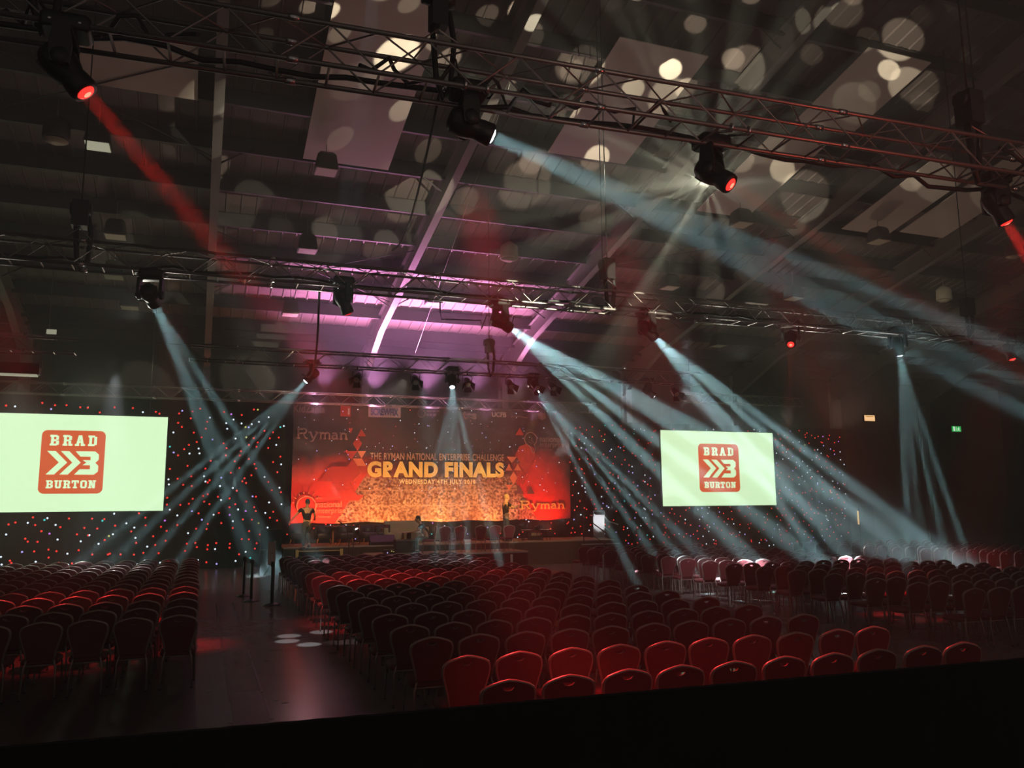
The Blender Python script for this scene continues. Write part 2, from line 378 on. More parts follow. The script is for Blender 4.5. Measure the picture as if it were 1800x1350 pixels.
# floor: polished concrete with a taped dark run and a darker area to the left
fm = bpy.data.materials.new('polished_floor'); fm.use_nodes = True; nt = fm.node_tree; N = nt.nodes; L = nt.links; b = N['Principled BSDF']
tc = N.new('ShaderNodeTexCoord'); nz = N.new('ShaderNodeTexNoise'); nz.inputs['Scale'].default_value = 1.3; nz.inputs['Detail'].default_value = 6
L.new(tc.outputs['Object'], nz.inputs['Vector'])
mx = N.new('ShaderNodeMix'); mx.data_type = 'RGBA'; mx.inputs['A'].default_value = (.16, .13, .125, 1); mx.inputs['B'].default_value = (.25, .20, .19, 1)
L.new(nz.outputs['Fac'], mx.inputs['Factor'])
L.new(mx.outputs['Result'], b.inputs['Base Color'])
rr = N.new('ShaderNodeMapRange'); b.inputs['Specular IOR Level'].default_value = .35; rr.inputs['To Min'].default_value = .14; rr.inputs['To Max'].default_value = .32; L.new(nz.outputs['Fac'], rr.inputs['Value']); L.new(rr.outputs[0], b.inputs['Roughness'])
M['floor'] = fm
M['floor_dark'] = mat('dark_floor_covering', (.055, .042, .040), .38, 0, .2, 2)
M['tape'] = mat('dark_floor_track', (.07, .055, .055), .5, 0, .5, 9)
struct(MB().use('floor').box((-14, -4, -.2), (46, 36, 0)).build('floor'))
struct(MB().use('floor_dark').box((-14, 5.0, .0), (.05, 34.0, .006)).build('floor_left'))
tr = MB().use('tape')
y = 5.2
while y < 20:
    l = random.uniform(.8, 2.4); x0 = .44+random.uniform(-.01, .01); tr.box((x0, y, .001), (x0+random.uniform(.02, .035), y+l, .004)); x1 = .83+random.uniform(-.01, .01)
    tr.box((x1, y+.3, .001), (x1+.03, y+l+.2, .004)); y += l+random.uniform(.05, .6)
for i in range(14):
    x, yy = random.uniform(-.0, 1.2), random.uniform(6, 14); tr.box((x+.1, yy, .001), (x+.1+random.uniform(.02, .08), yy+random.uniform(.02, .1), .003))
tr.box((.46, 5.2, .0005), (.83, 11.4, .002))
struct(tr.build('trim_1'))
struct(MB().use('wall').box((-14, 36, 0), (46, 36.3, 12)).build('wall_back'))
struct(MB().use('wall').box((-14.3, -4, 0), (-14, 36.3, 18)).build('wall_left'))
struct(MB().use('wall').box((46, -4, 0), (46.3, 36.3, 18)).build('wall_right'))
TS = math.tan(R(13.2))
def roof_z(y, off=0): return CAM_H + 15.2 - TS*y - off
# corrugated roof sheet: ribs run down the slope
rb = MB().use('roof'); X = -14.0; prof = []
while X < 46:
    prof += [(X, 0), (X+.36, 0), (X+.385, -.04), (X+.425, -.04), (X+.45, 0)]; X += .45
for y0, y1 in ((-4, 12), (12, 36.2)):
    A = [rb.bm.verts.new((p[0], y0, roof_z(y0, -.12)+p[1])) for p in prof]; B = [rb.bm.verts.new((p[0], y1, roof_z(y1, -.12)+p[1])) for p in prof]
    for i in range(len(prof)-1): rb._f([A[i], B[i], B[i+1], A[i+1]])
rb.box((-14, -4, 22), (46, -3.9, 22.1)) if False else None
struct(rb.build('ceiling'))
# purlins: Z-sections across the hall
py = 11.2; k = 0
def purlin(y):
    z = roof_z(y); p = MB().use('purlin')
    p.box((-14, y-.035, z-.36), (46, y-.02, z+.10)); p.box((-14, y-.12, z-.375), (46, y-.02, z-.355)); p.box((-14, y-.035, z+.085), (46, y+.07, z+.10))
    x = -13.9
    while x < 45.9: p.box((x, y-.03, z+.05), (x+.09, y+.03, z+.13)); x += .45
    return struct(p.build('roof_purlin'))
PUR = []
while py < 35: PUR.append(py); purlin(py); py += 1.86
for yy in (34.2, 35.2): purlin(yy)
# sloping I-beam rafters with wall columns and haunches
def beam_profile(m, x, pts, w=.24, tf=.03):
    """flanges + web along a polyline of (y, ztop, zbot)"""
    for (ya, ta, ba), (yb, tb, bb) in zip(pts, pts[1:]):
        for (z0a, z1a, z0b, z1b, ww) in ((ba, ba+tf, bb, bb+tf, w/2), (ta-tf, ta, tb-tf, tb, w/2), (ba+tf, ta-tf, bb+tf, tb-tf, .012)):
            v = [m.bm.verts.new(q) for q in ((x-ww, ya, z0a), (x+ww, ya, z0a), (x+ww, ya, z1a), (x-ww, ya, z1a), (x-ww, yb, z0b), (x+ww, yb, z0b), (x+ww, yb, z1b), (x-ww, yb, z1b))]
            for q in ((0,1,2,3),(7,6,5,4),(0,4,5,1),(1,5,6,2),(2,6,7,3),(3,7,4,0)): m._f([v[i] for i in q])
RX = [-6.45, 0.0, 6.45, 12.9, 19.35, 25.8, 32.25, 38.7]
for x in RX:
    m = MB().use('steel'); beam_profile(m, x, [(-3, roof_z(-3, .22), roof_z(-3, .95)), (31.5, roof_z(31.5, .22), roof_z(31.5, .95)), (34.6, roof_z(34.6, .22), roof_z(34.6, 1.5)), (35.2, roof_z(35.2, .22), roof_z(35.2, 1.7))])
    struct(m.build('roof_rafter'))
    c = MB().use('steel'); c.box((x-.15, 34.75, 0), (x+.15, 34.78, 8.0)); c.box((x-.15, 35.3, 0), (x+.15, 35.33, 8.9)); c.box((x-.012, 34.78, 0), (x+.012, 35.3, 8.4))
    struct(c.build('wall_column'))
# fly braces from purlin to rafter
for x in RX:
    for y in PUR[2::4]:
        m = MB().use('purlin')
        for sx in (-1, 1): m.tube([(x+sx*.95, y-.06, roof_z(y, .2)), (x+sx*.1, y-.02, roof_z(y, .72))], .026, 6)
        struct(m.build('rafter_brace'))
# crossed wind bracing in two bays
for xa, ya, yb in ((0, 26.2, 30.0), (12.9, 22.6, 26.3), (19.35, 24.4, 28.1), (-6.45, 18.7, 22.6)):
    m = MB().use('purlin'); m.tube([(xa, ya, roof_z(ya, .45)), (xa+6.45, yb, roof_z(yb, .45))], .018, 6); m.tube([(xa+6.45, ya, roof_z(ya, .45)), (xa, yb, roof_z(yb, .45))], .018, 6)
    struct(m.build('wind_bracing'))
# off-white boards fixed below the purlins
def board(x0, x1, y0, y1, label):
    m = MB().use('panel'); o = .41; v = []
    for dz in (0, -.025):
        for (x, y) in ((x0, y0), (x1, y0), (x1, y1), (x0, y1)): v.append(m.bm.verts.new((x, y, roof_z(y, o)+dz)))
    for q in ((0,1,2,3),(7,6,5,4),(0,4,5,1),(1,5,6,2),(2,6,7,3),(3,7,4,0)): m._f([v[i] for i in q])
    return tag(m.build('ceiling_board'), label, 'ceiling board', 'pale boards under the roof')
board(2.25, 4.65, 15.2, 22.1, 'long pale ceiling board above the front truss, left of the spotlight pattern centre')
board(8.9, 11.4, 15.9, 20.3, 'pale ceiling board covered with bright round light dots, centre bay')
board(15.3, 17.4, 14.6, 17.4, 'pale ceiling board with stretched light ovals right of the big rafter')
board(15.0, 17.0, 18.0, 22.0, 'pale ceiling board behind the right part of the front truss with one oval')
board(23.4, 25.5, 15.2, 21.6, 'dim pale ceiling board at the right edge above the red moving head')
board(21.0, 23.1, 18.0, 21.9, 'dim pale ceiling board in the next bay left of the right-edge board')
board(-3.4, -.5, 18.6, 20.4, 'dark-toned ceiling board behind the left end of the front truss')

# ------------------------------------------------------------------ haze in the air
hz = bpy.data.materials.new('stage_haze'); hz.use_nodes = True; nt = hz.node_tree; nt.nodes.clear()
ho = nt.nodes.new('ShaderNodeOutputMaterial'); hs = nt.nodes.new('ShaderNodeVolumeScatter')
hs.inputs['Density'].default_value = .0115; hs.inputs['Anisotropy'].default_value = .15; hs.inputs['Color'].default_value = (.93, 1.0, .97, 1)
nt.links.new(hs.outputs[0], ho.inputs['Volume'])
M['haze'] = hz
o = MB().use('haze').box((-13.9, -3.9, .02), (45.9, 35.9, 18.5)).build('stage_haze'); o['kind'] = 'stuff'; o['label'] = 'thin stage haze filling the hall and showing the beams'; o['category'] = 'haze'

# ------------------------------------------------------------------ lighting trusses
def truss(x0, x1, yf, label, s=.40, seg=.45, z0=TZ0, cat='lighting truss', rungs=True, skew=0.0):
    yc = yf((x0+x1)/2); root = empty('lighting_truss', ((x0+x1)/2, yc, z0), math.atan2(yf(x1)-yf(x0), x1-x0), label, cat, 'lighting trusses')
    h = (x1-x0)/2; w = s/2
    for y, z, nm in ((-w, 0, 'near bottom'), (w, 0, 'far bottom'), (-w, s, 'near top'), (w, s, 'far top')):
        MB().use('alu').tube([(-h, y, z), (h, y, z)], .025, 8).build('main_chord', None, root)
    n = max(2, int(2*h/seg)); dx = 2*h/n
    m = MB().use('alu')
    for i in range(n):
        a = -h+i*dx; up = i % 2
        for y in (-w, w): m.tube([(a, y, 0 if up else s), (a+dx, y, s if up else 0)], .010, 5, cap=False)
        m.tube([(a, -w if up else w, s), (a+dx, w if up else -w, s)], .010, 5, cap=False)
    m.build('side_lacing', None, root)
    rung = MB().use('alu').tube([(0, -w, 0), (0, w, 0)], .013, 6, cap=False).mesh('bottom_rung')
    st = 1 if n <= 70 else 2
    for i in range(0, n+1, st):
        o = bpy.data.objects.new('bottom_rung', rung); COL.objects.link(o); o.parent = root; o.location = (-h+i*dx, 0, 0)
    cp = MB().use('chrome').tube([(-.05, 0, 0), (.05, 0, 0)], .034, 8).mesh('coupler'); k = -h+1.2
    while k < h:
        for y in (-w, w):
            for z in (0, s): o = bpy.data.objects.new('coupler', cp); COL.objects.link(o); o.parent = root; o.location = (k, y, z)
        k += 3.0
    return root
truss(-3.6, 13.6, t1y, 'nearest lighting truss running across the top of the picture')
truss(-6.2, 24.0, lambda x: T2Y, 'long second lighting truss across the middle of the hall with lit rungs')
truss(-.45, 15.6, lambda x: T3Y, 'stage lighting truss hanging in front of the banner, third from camera')
truss(-8.5, -3.2, lambda x: T3Y, 'short stub of lighting truss at the left over the left screen')
truss(-9.0, 16.5, lambda x: T4Y, 'pink-lit truss the banner hangs from, directly above it', z0=6.42)
t_ = truss(20.0, 27.0, lambda x: 31.5, 'faint dark truss high behind the right screen', z0=6.9)
for x in (-2.8, 2.8): MB().use('blackmetal').tube([(x, 0, .4), (x, 0, roof_z(31.5, -.11)-6.9)], .012, 6).build('lift_chain', None, t_)

# ------------------------------------------------------------------ moving heads
def moving_head(t, lens, ax, colr, label):
    y = t1y(lens.x) if t == 'T1' else truss_line(t, lens.x)
    hinge = lens - ax*.27
    base_z = min(TZ0-.10, hinge.z+.30)
    root = empty('moving_head_light', (hinge.x, y, TZ0), 0, label, 'stage light', 'moving heads on the trusses')
    O = Vector((hinge.x, y, TZ0)); hp = hinge-O; bz = hp.z+.30
    for sx in (-.11, .11):
        MB().use('chrome').tube([(hp.x+sx, -.2, .035), (hp.x+sx, -.235, 0), (hp.x+sx, -.2, -.04), (hp.x+sx, hp.y*.5-.02, bz+.09)], .018, 6).build('hook_clamp', None, root)
    m = MB().use('black'); hx, hy = .19, .14
    pl = rrect(-hx, -hy, hx, hy, .04, 3)
    m.layers([[Vector((hp.x+p[0]*s, hp.y+p[1]*s, bz+z)) for p in pl] for s, z in ((.86, -.02), (1, 0), (1, .09), (.9, .12))])
    for s in (-1, 1): m.tube([(hp.x+s*.17, hp.y-.08, bz+.06), (hp.x+s*.25, hp.y-.05, bz+.05), (hp.x+s*.25, hp.y+.05, bz+.05), (hp.x+s*.17, hp.y+.08, bz+.06)], .012, 6)
    bs = m.build('base', None, root)
    # yoke arms turn with the pan
    pan = math.atan2(ax.y, ax.x)+math.pi/2; Mx = Matrix.Translation(hp) @ Matrix.Rotation(pan, 4, 'Z')
    m = MB().use('black')
    for s in (-1, 1):
        arm = [(-.07, -.06), (.07, -.06), (.085, .10), (.06, .27), (-.06, .27), (-.085, .10)]
        m.plate([(a, b) for a, b in arm], [], lambda p: Mx @ Vector((s*.155, p[0], p[1])), lambda p: Mx @ Vector((s*.205, p[0], p[1])))
        m.ball((s*.18, 0, .0), (.05, .085, .085), 10, 6, Mx)
    m.box((-.2, -.07, .24), (.2, .07, .285), Mx)
    yk = m.build('yoke', None, root)
    MB().use('chrome').lathe([(.03, 0), (.03, .012)], 10, Mx @ Matrix.Translation((.228, 0, 0)) @ Matrix.Rotation(R(90), 4, 'Y')).build('tilt_lock', None, yk)
    q = ax.to_track_quat('Z', 'Y').to_matrix().to_4x4(); Hm = Matrix.Translation(hp) @ q
    m = MB().use('black')
    m.lathe([(.05, -.20), (.105, -.185), (.135, -.13), (.140, -.02), (.125, .05), (.105, .10), (.112, .14), (.118, .24), (.108, .265), (.078, .262)], 18, Hm, cap=True)
    for k in range(6): a = k*math.pi/3; m.box((-.012, .118, -.15), (.012, .146, -.04), Hm @ Matrix.Rotation(a, 4, 'Z'))
    hd = m.build('lamp_head', None, root)
    lm = {'red': 'lens_red', 'white': 'lens_white', 'dim': 'lens_white'}[colr]
    if 'dim red' in label: lm = 'lens_dimred'
    lr = .074 if colr != 'dim' else .035
    m = MB().use(lm); m.lathe([(lr, .262), (lr*.9, .275), (lr*.5, .285)], 16, Hm)
    if lm == 'lens_red': m.use('lens_redring'); m.lathe([(lr*.45, .286), (lr*.2, .292)], 12, Hm)
    m.build('lens', None, hd)
    return root
for h in HEAD_INFO: moving_head(*h)

# small theatre lanterns on the stage truss
def lantern(x, y, z, rz, label, tilt=50):
    root = empty('stage_lantern', (x, y, z), rz, label, 'stage light', 'small lanterns on the stage truss')
    m = MB().use('black'); m.tube([(-.14, 0, -.30), (-.14, 0, -.10), (0, 0, -.06), (.14, 0, -.10), (.14, 0, -.30)], .012, 6); m.tube([(0, 0, -.06), (0, 0, .06)], .02, 8); m.build('yoke', None, root)
    Mx = Matrix.Translation((0, 0, -.28)) @ Matrix.Rotation(R(-tilt), 4, 'X') @ Matrix.Rotation(R(180), 4, 'X')
    b = MB().use('blackmetal').lathe([(.06, -.18), (.10, -.14), (.11, .0), (.115, .12), (.10, .14)], 14, Mx).build('body', None, root)
    MB().use('diffuser').lathe([(.085, .141), (.06, .155)], 14, Mx).build('lens', None, b)
    m = MB().use('blackmetal')
    for k in range(4):
        Q = Mx @ Matrix.Rotation(k*math.pi/2, 4, 'Z'); v = [m.bm.verts.new(Q @ Vector(p)) for p in ((-.09, .10, .13), (.09, .10, .13), (.12, .19, .27), (-.12, .19, .27))]; m._f(v)
    m.build('barn_door', None, b)
    return root
for i, (px, nm) in enumerate(((626, 'left of centre'), (727, 'left of the beam fan'), (818, 'just right of the beam fan'), (892, 'above the right end of the big title'), (936, 'beside the right-hand beam head'), (966, 'right of the right-hand beam head'), (1180, 'near the right end'))):
    p = at_y(px, 668, T3Y); lantern(p.x, T3Y-.2, TZ0-.02, R(random.uniform(-25, 25)), 'small black theatre lantern on stage truss, '+nm)
# strip-shaped flood lamp at far left, under the stub truss
p = at_y(30, 640, T3Y); fl = empty('flood_light', (p.x, T3Y-.2, TZ0), 0, 'wide black flood lamp under the short truss stub at far left', 'stage light')
m = MB().use('black'); m.box((-.5, -.12, -.62), (.55, .14, -.34)); m.tube([(-.52, 0, -.45), (-.52, 0, -.1), (.57, 0, -.1), (.57, 0, -.45)], .014, 6); m.build('housing', None, fl)
MB().use('lit_diffuser').box((-.45, -.135, -.66), (.5, .1, -.62)).build('lamp_face', None, fl)
spot((p.x, T3Y-.2, 5.6), (p.x+.4, T3Y+3, 0), 700, 95, (.7, 1, .85), blend=1.0, soft=.3, name='flood_spill')

# chain hoists
def hoist(x, y, z, label, top, big=1.0):
    root = empty('chain_hoist', (x, y, z), 0, label, 'chain hoist', 'chain hoists holding the trusses')
    b = big
    m = MB().use('black'); m.box((-.10*b, -.11*b, .30), (.10*b, .11*b, .62+.1*b)); m.lathe([(.09*b, -.16), (.10*b, -.1), (.10*b, .1), (.09*b, .16)], 12, Matrix.Translation((0, 0, .62)) @ Matrix.Rotation(R(90), 4, 'Y')); m.build('motor_body', None, root)
    m = MB().use('cable'); m.tube([(.11, 0, .5), (.17, .02, .2), (.14, .05, -.25), (.05, .02, -.42), (-.02, 0, -.2), (-.06, 0, .32)], .035*b, 8); m.build('chain_bag', None, root)
    MB().use('blackmetal').tube([(0, 0, .7), (0, 0, top-z)], .012, 6).build('lift_chain', None, root)
    m = MB().use('wire'); m.tube([(0, 0, .3), (-.22, -.2, .02), (0, 0, .3), (.22, -.2, .02)], .01, 5); m.tube([(0, 0, .3), (-.22, .2, .02)], .01, 5); m.build('sling', None, root)
    return root
for (px, py, Y, nm, b) in ((62, 30, 7.2, 'hoist with black fittings at the upper left corner on front truss', 1.0),
                        (770, 120, 7.15, 'hoist on the front truss left of the white-beam head', .8),
                        (1712, 285, 6.9, 'largest hoist with hanging black chain bag at right, front truss', 1.1),
                        (138, 440, T2Y, 'black hoist on second truss above the left screen', 1.25),
                        (1068, 500, T2Y, 'black hoist with looping chain bag on second truss, centre', 1.2),
                        (1702, 560, T2Y, 'black hoist on second truss near the right edge', 1.2),
                        (860, 620, T3Y, 'hoist on the stage truss above the banner title', 1.1)):
    p = at_y(px, py, Y); hoist(p.x, Y, TZ1-.02, 'black chain '+nm, roof_z(Y, -.11), b)

# cable runs lying in the trusses and hanging cables
def cable(pts, r, label, m='cable', cat='cable'):
    return tag(MB().use(m).tube(pts, r, 6).build('hanging_cable'), label, cat)
def wiggle(x0, x1, yf, z, n, amp=.05, sd=1):
    rnd = random.Random(sd); return [(x0+(x1-x0)*i/n, yf(x0)+rnd.uniform(-amp, amp)*1.6, z+rnd.uniform(-amp, amp)) for i in range(n+1)]
cable(wiggle(-3.4, 12.8, t1y, TZ0+.10, 50, .05, 3), .028, 'bundle of black cable lying along the front truss')
cable(wiggle(1.2, 4.6, t1y, TZ0+.20, 26, .14, 4), .022, 'tangled loops of black cable in the front truss above the white head')
cable(wiggle(-3.0, -.2, t1y, TZ0+.2, 22, .13, 6), .022, 'tangled black cable in the left end of the front truss')
cable(wiggle(-6, 23, lambda x: T2Y, TZ0+.10, 70, .04, 5), .028, 'black cable bundle lying along the second truss')
cable(wiggle(9.0, 12.8, t1y, TZ0+.22, 22, .13, 8), .022, 'tangled black cable at the right end of the front truss')
a = at_y(775, 150, 8.2); c = at_y(690, 440, 15.5)
cable([a.lerp(c, i/12)+Vector((0, 0, -.5*math.sin(math.pi*i/12))) for i in range(13)], .016, 'black cable swooping from the front truss back to the second truss')
a = at_y(562, 492, T2Y); c = at_y(532, 658, T3Y-.3)
cable([a.lerp(c, i/14)+Vector((.12*math.sin(math.pi*i/14), 0, -.7*math.sin(math.pi*i/14))) for i in range(15)], .022, 'pale-lit cable drooping from second truss to the left beam head', 'cable')
a = at_y(930, 330, 17.0); c = at_y(730, 620, 31.0); a.z = roof_z(a.y, -.11)
cable([a, a.lerp(c, .5), c], .008, 'thin taut steel wire rising from stage towards roof centre', 'wire', 'wire')
for px, py0, py1, Y, nm in ((1716, 90, 200, 8.0, 'at upper right above the big hoist'), (1060, 395, 490, 16, 'above the centre hoist of the second truss')):
    q1 = at_y(px, py1, Y); cable([Vector((q1.x, Y, roof_z(Y, -.11))), q1], .012, 'steel suspension wire '+nm, 'cable', 'wire')
# bridle of wires above the banner lights
p = at_y(860, 565, 28.0)
cable([Vector((p.x-1.9, p.y, roof_z(p.y, -.11))), p+Vector((-1.9, 0, .25)), p+Vector((-1.85, 0, -.05)), p+Vector((-.35, 0, .0)), p+Vector((-.3, 0, -.3)), p+Vector((-.1, 0, .25)), p+Vector((.4, 0, .05)), p+Vector((.8, 0, .3)), p+Vector((.85, 0, -.2)), p+Vector((1.0, 0, .3))], .03, 'slack black cable loops hanging below the pink roof bay', 'cable')

# high-bay lamps hung under the roof
def high_bay(x, y, drop, label, kind=0, lit=False):
    z = roof_z(y, drop); root = empty('high_bay_lamp', (x, y, z), 0, label, 'ceiling lamp', 'high-bay lamps under the roof')
    if kind == 0:
        w = .30; m = MB().use('lampgrey')
        m.layers([[Vector((px*s, py*s, zz)) for px, py in rrect(-w, -w, w, w, .05, 2)] for s, zz in ((1, 0), (1, .05), (.82, .42), (.6, .5))]); m.build('housing', None, root)
        MB().use('lit_diffuser' if lit else 'diffuser').box((-w*.9, -w*.9, -.02), (w*.9, w*.9, .0)).build('diffuser', None, root)
    else:
        MB().use('lampgrey' if kind == 2 else 'diffuser').lathe([(.30, -.0), (.31, .05), (.29, .42), (.2, .50), (.06, .6)], 18).build('housing', None, root)
        MB().use('diffuser').lathe([(.28, -.02), (.1, -.10)], 18).build('diffuser', None, root)
    MB().use('wire').tube([(0, 0, .4), (0, 0, drop-.1)], .012, 5).build('hanger', None, root)
    return root
HB = [((98,246),1.3,2,0,'dark bell-shaped ceiling lamp left of the lit square lamp'), ((172,257),1.2,0,1,'brightly lit square ceiling lamp at upper left'), ((573,302),1.2,0,0,'square ceiling lamp below the long pale board'),
      ((203,416),1.2,0,0,'square ceiling lamp above the second truss, left side'), ((540,441),1.2,0,0,'square ceiling lamp above second truss, left of centre'), ((895,455),1.2,1,0,'pale drum-shaped ceiling lamp in the centre bay'),
      ((1303,395),1.2,0,0,'pale square ceiling lamp right of the centre dotted area'), ((1545,425),1.2,0,0,'yellowish square ceiling lamp at the right, upper'), ((1395,525),1.2,0,0,'yellowish square ceiling lamp above the red straight-down head'),
      ((1660,527),1.3,1,0,'drum-shaped ceiling lamp with a side arm at the right'), ((228,541),1.2,0,0,'square ceiling lamp below second truss at left'), ((510,553),1.2,0,0,'square ceiling lamp in the pink-lit bay, left'),
      ((1178,506),1.2,0,0,'yellowish ceiling lamp between second truss and centre hoist'), ((1048,546),1.2,0,0,'dark square ceiling lamp below the centre hoist'), ((1263,608),1.2,0,0,'ceiling lamp below the second truss, right of centre'),
      ((200,487),1.2,0,0,'dark square ceiling lamp just under second truss at left'), ((762,534),1.2,0,0,'dark square ceiling lamp over the pink roof bay'), ((870,540),1.2,0,0,'dark square ceiling lamp left of the widest beam head'),
      ((922,541),1.2,0,0,'grey square ceiling lamp right of the widest beam head'), ((1250,568),1.2,0,0,'dim ceiling lamp over the right beam head'), ((1782,450),1.3,2,0,'small dark ceiling lamp beside the right-edge red beam')]
for (px, py), drop, kind, lit, lab in HB:
    d = sight(px, py); k = (15.2-drop-.0)/(d.z+TS*d.y); p = CLOC+d*k
    high_bay(p.x, p.y, drop, lab, kind, lit)
p = at_y(85, 582, 30); r_ = empty('wall_lamp', (p.x, p.y, p.z), 0, 'small lit twin emergency lamp beside the left rafter foot', 'lamp')
MB().use('lampgrey').box((-.3, 0, -.12), (.3, .2, .05)).build('housing', None, r_)
MB().use('lit_diffuser').box((-.05, -.02, -.1), (.24, 0, .06)).build('lamp_face', None, r_)
MB().use('wire').tube([(0, .1, .05), (0, .1, roof_z(30, .3)-p.z)], .012, 5).build('hanger', None, r_)

# ------------------------------------------------------------------ signs on the far walls
p = at_y(1528, 735, 35.6); sg = empty('lit_sign', tuple(p), 0, 'glowing yellow lightbox sign high on the far wall at right', 'sign')
MB().use('blackmetal').box((-.40, -.02, -.19), (.40, .10, .19)).build('housing', None, sg)
MB().use('blackmetal').box((-.1, .08, -.1), (.1, .40, .1)).build('wall_bracket', None, sg)
MB().use('sign_yellow').box((-.37, -.03, -.16), (.37, -.02, .16)).build('sign_face', None, sg)
m = MB().use('sign_text')
for i in range(9): m.box((-.28+i*.062, -.036, .06), (-.245+i*.062, -.03, .12))
m.build('lettering', None, sg)
MB().use('wire').tube([(-.3, .04, .19), (-.3, .04, 1.3)], .01, 5).tube([(.3, .04, .19), (.3, .04, 1.3)], .01, 5).build('hanger', None, sg)
p = at_y(1681, 754, 35.6); sg = empty('exit_sign', tuple(p), 0, 'green emergency exit sign with white door and running figure', 'sign')
MB().use('blackmetal').box((-.37, -.0, -.17), (.37, .39, .17)).build('housing', None, sg)
MB().use('exit_green').box((-.36, -.02, -.16), (.36, 0, .16)).build('sign_face', None, sg)
m = MB().use('exit_white'); m.box((-.26, -.03, -.13), (-.12, -.02, .13)); m.box((-.02, -.03, -.12), (.0, -.02, .12))
m.ball((.19, -.025, .09), (.03, .008, .03), 8, 6); m.tube([(.17, -.025, .06), (.14, -.025, -.02), (.08, -.025, -.11)], .022, 6); m.tube([(.14, -.025, -.02), (.21, -.025, -.05), (.24, -.025, -.12)], .02, 6); m.tube([(.16, -.025, .05), (.24, -.025, .02)], .014, 6); m.tube([(.16, -.025, .05), (.09, -.025, .03)], .014, 6)
m.build('running_figure', None, sg)
p0 = at_y(1508, 898, 35.9); p1 = at_y(1509, 922, 35.9)
dr = empty('door_1', (p0.x, 35.95, 0)); dr['kind'] = 'structure'
MB().use('drape').box((.08, -.06, 0), (1.1, .0, 2.1)).build('door_leaf', None, dr)
MB().use('bar').box((-.04, -.04, p1.z), (.06, -.02, p0.z)).build('light_gap', None, dr)

# ------------------------------------------------------------------ star cloths with little bulbs
LEDC = ['red']*68+['white']*24+['blue']*9+['teal']*2+['violet']*2+['yellow']
def bulb_mesh(c, r=.03):
    return MB().use('led_'+c).ball((0, 0, 0), (r, r*.8, r), 8, 5).mesh('star_bulb')
def star_cloth(x0, x1, z0, z1, y, label, pitch, r, avoid=None, seed=1):
    rnd = random.Random(seed); root = empty('star_cloth', ((x0+x1)/2, y, 0), 0, label, 'curtain', 'black star cloths')
    xm = (x0+x1)/2; m = MB().use('cloth'); n = int((x1-x0)/.16); rows = []
    for z in (z0, z1):
        rows.append([m.bm.verts.new((x0-xm+i*(x1-x0)/n, .035*math.sin(i*1.9)+.02*math.sin(i*.7), z)) for i in range(n+1)])
    rows2 = [[m.bm.verts.new(v.co+Vector((0, .01, 0))) for v in rw] for rw in rows]
    for rr_ in (rows, rows2):
        for i in range(n): m._f([rr_[0][i], rr_[0][i+1], rr_[1][i+1], rr_[1][i]], True)
    m.build('cloth', None, root)
    meshes = {c: bulb_mesh(c, r) for c in set(LEDC)}
    pts = []
    nx = int((x1-x0)/pitch); nz = int((z1-z0-.25)/pitch)
    for i in range(nx):
        for j in range(nz):
            X = x0+(i+.5+rnd.uniform(-.48, .48))*pitch; Z = z0+.12+(j+.5+rnd.uniform(-.48, .48))*pitch
            if avoid and avoid(X, Z): continue
            if rnd.random() < .12: continue
            pts.append((X, Z, rnd.choice(LEDC)))
    vis = [p for p in pts if 0 < (CLOC_PX(p[0], y, p[1])[0]) < 1800 and CLOC_PX(p[0], y, p[1])[1] < 975]
    vis.sort(key=lambda p: (Vector((p[0], y, p[1]))-CLOC).length)
    first = vis[:100]; rest = [p for p in pts if p not in set(first)]
    for X, Z, c in first:
        o = bpy.data.objects.new('star_bulb', meshes[c]); COL.objects.link(o); o.parent = root; o.location = (X-xm, -.075, Z)
    m = MB()
    for X, Z, c in rest: m.use('led_'+c).ball((X-xm, -.075, Z), (r, r*.8, r), 6, 4)
    m.build('small_star_bulbs', None, root, kind='stuff')
    return root
def CLOC_PX(x, y, z):
    v = Vector((x, y, z))-CLOC; d = v.dot(CFWD); return (CX+FPX*v.dot(CRIGHT)/d, CY-FPX*v.dot(CUP)/d)
star_cloth(-11.0, 3.15, 0.02, 6.55, 34.0, 'black star cloth with coloured bulbs behind the left screen', .36, .036,
           lambda x, z: (-7.8 < x < -1.25 and 2.15 < z < 5.75), 3)
star_cloth(15.4, 31.8, 0.02, 6.15, 34.0, 'black star cloth with tiny coloured bulbs behind the right screen', .345, .031,
           lambda x, z: (20.2 < x < 26.6 and 2.3 < z < 5.7), 5)
star_cloth(3.2, 15.4, 0.02, 2.1, 34.15, 'low strip of star cloth showing below the printed banner', .42, .028, None, 8)

# ------------------------------------------------------------------ printed banner
BX, BY, BZ, BW, BH = 3.35, 33.5, 1.68, 12.15, 4.87
ban = empty('stage_banner', (BX, BY, BZ), 0, 'wide printed red and orange gauze banner reading GRAND FINALS behind the stage', 'banner')
bmat = bpy.data.materials.new('banner_print'); bmat.use_nodes = True; nt = bmat.node_tree; N = nt.nodes; L = nt.links; B = N['Principled BSDF']
B.inputs['Roughness'].default_value = .85; B.inputs['Specular IOR Level'].default_value = .15
tc = N.new('ShaderNodeTexCoord'); sx = N.new('ShaderNodeSeparateXYZ'); L.new(tc.outputs['Object'], sx.inputs[0])
def nmath(op, a, b=None, clamp=False):
    n = N.new('ShaderNodeMath'); n.operation = op; n.use_clamp = clamp
    for i, v in enumerate((a, b)):
        if v is None: continue
        if isinstance(v, (int, float)): n.inputs[i].default_value = v
        else: L.new(v, n.inputs[i])
    return n.outputs[0]
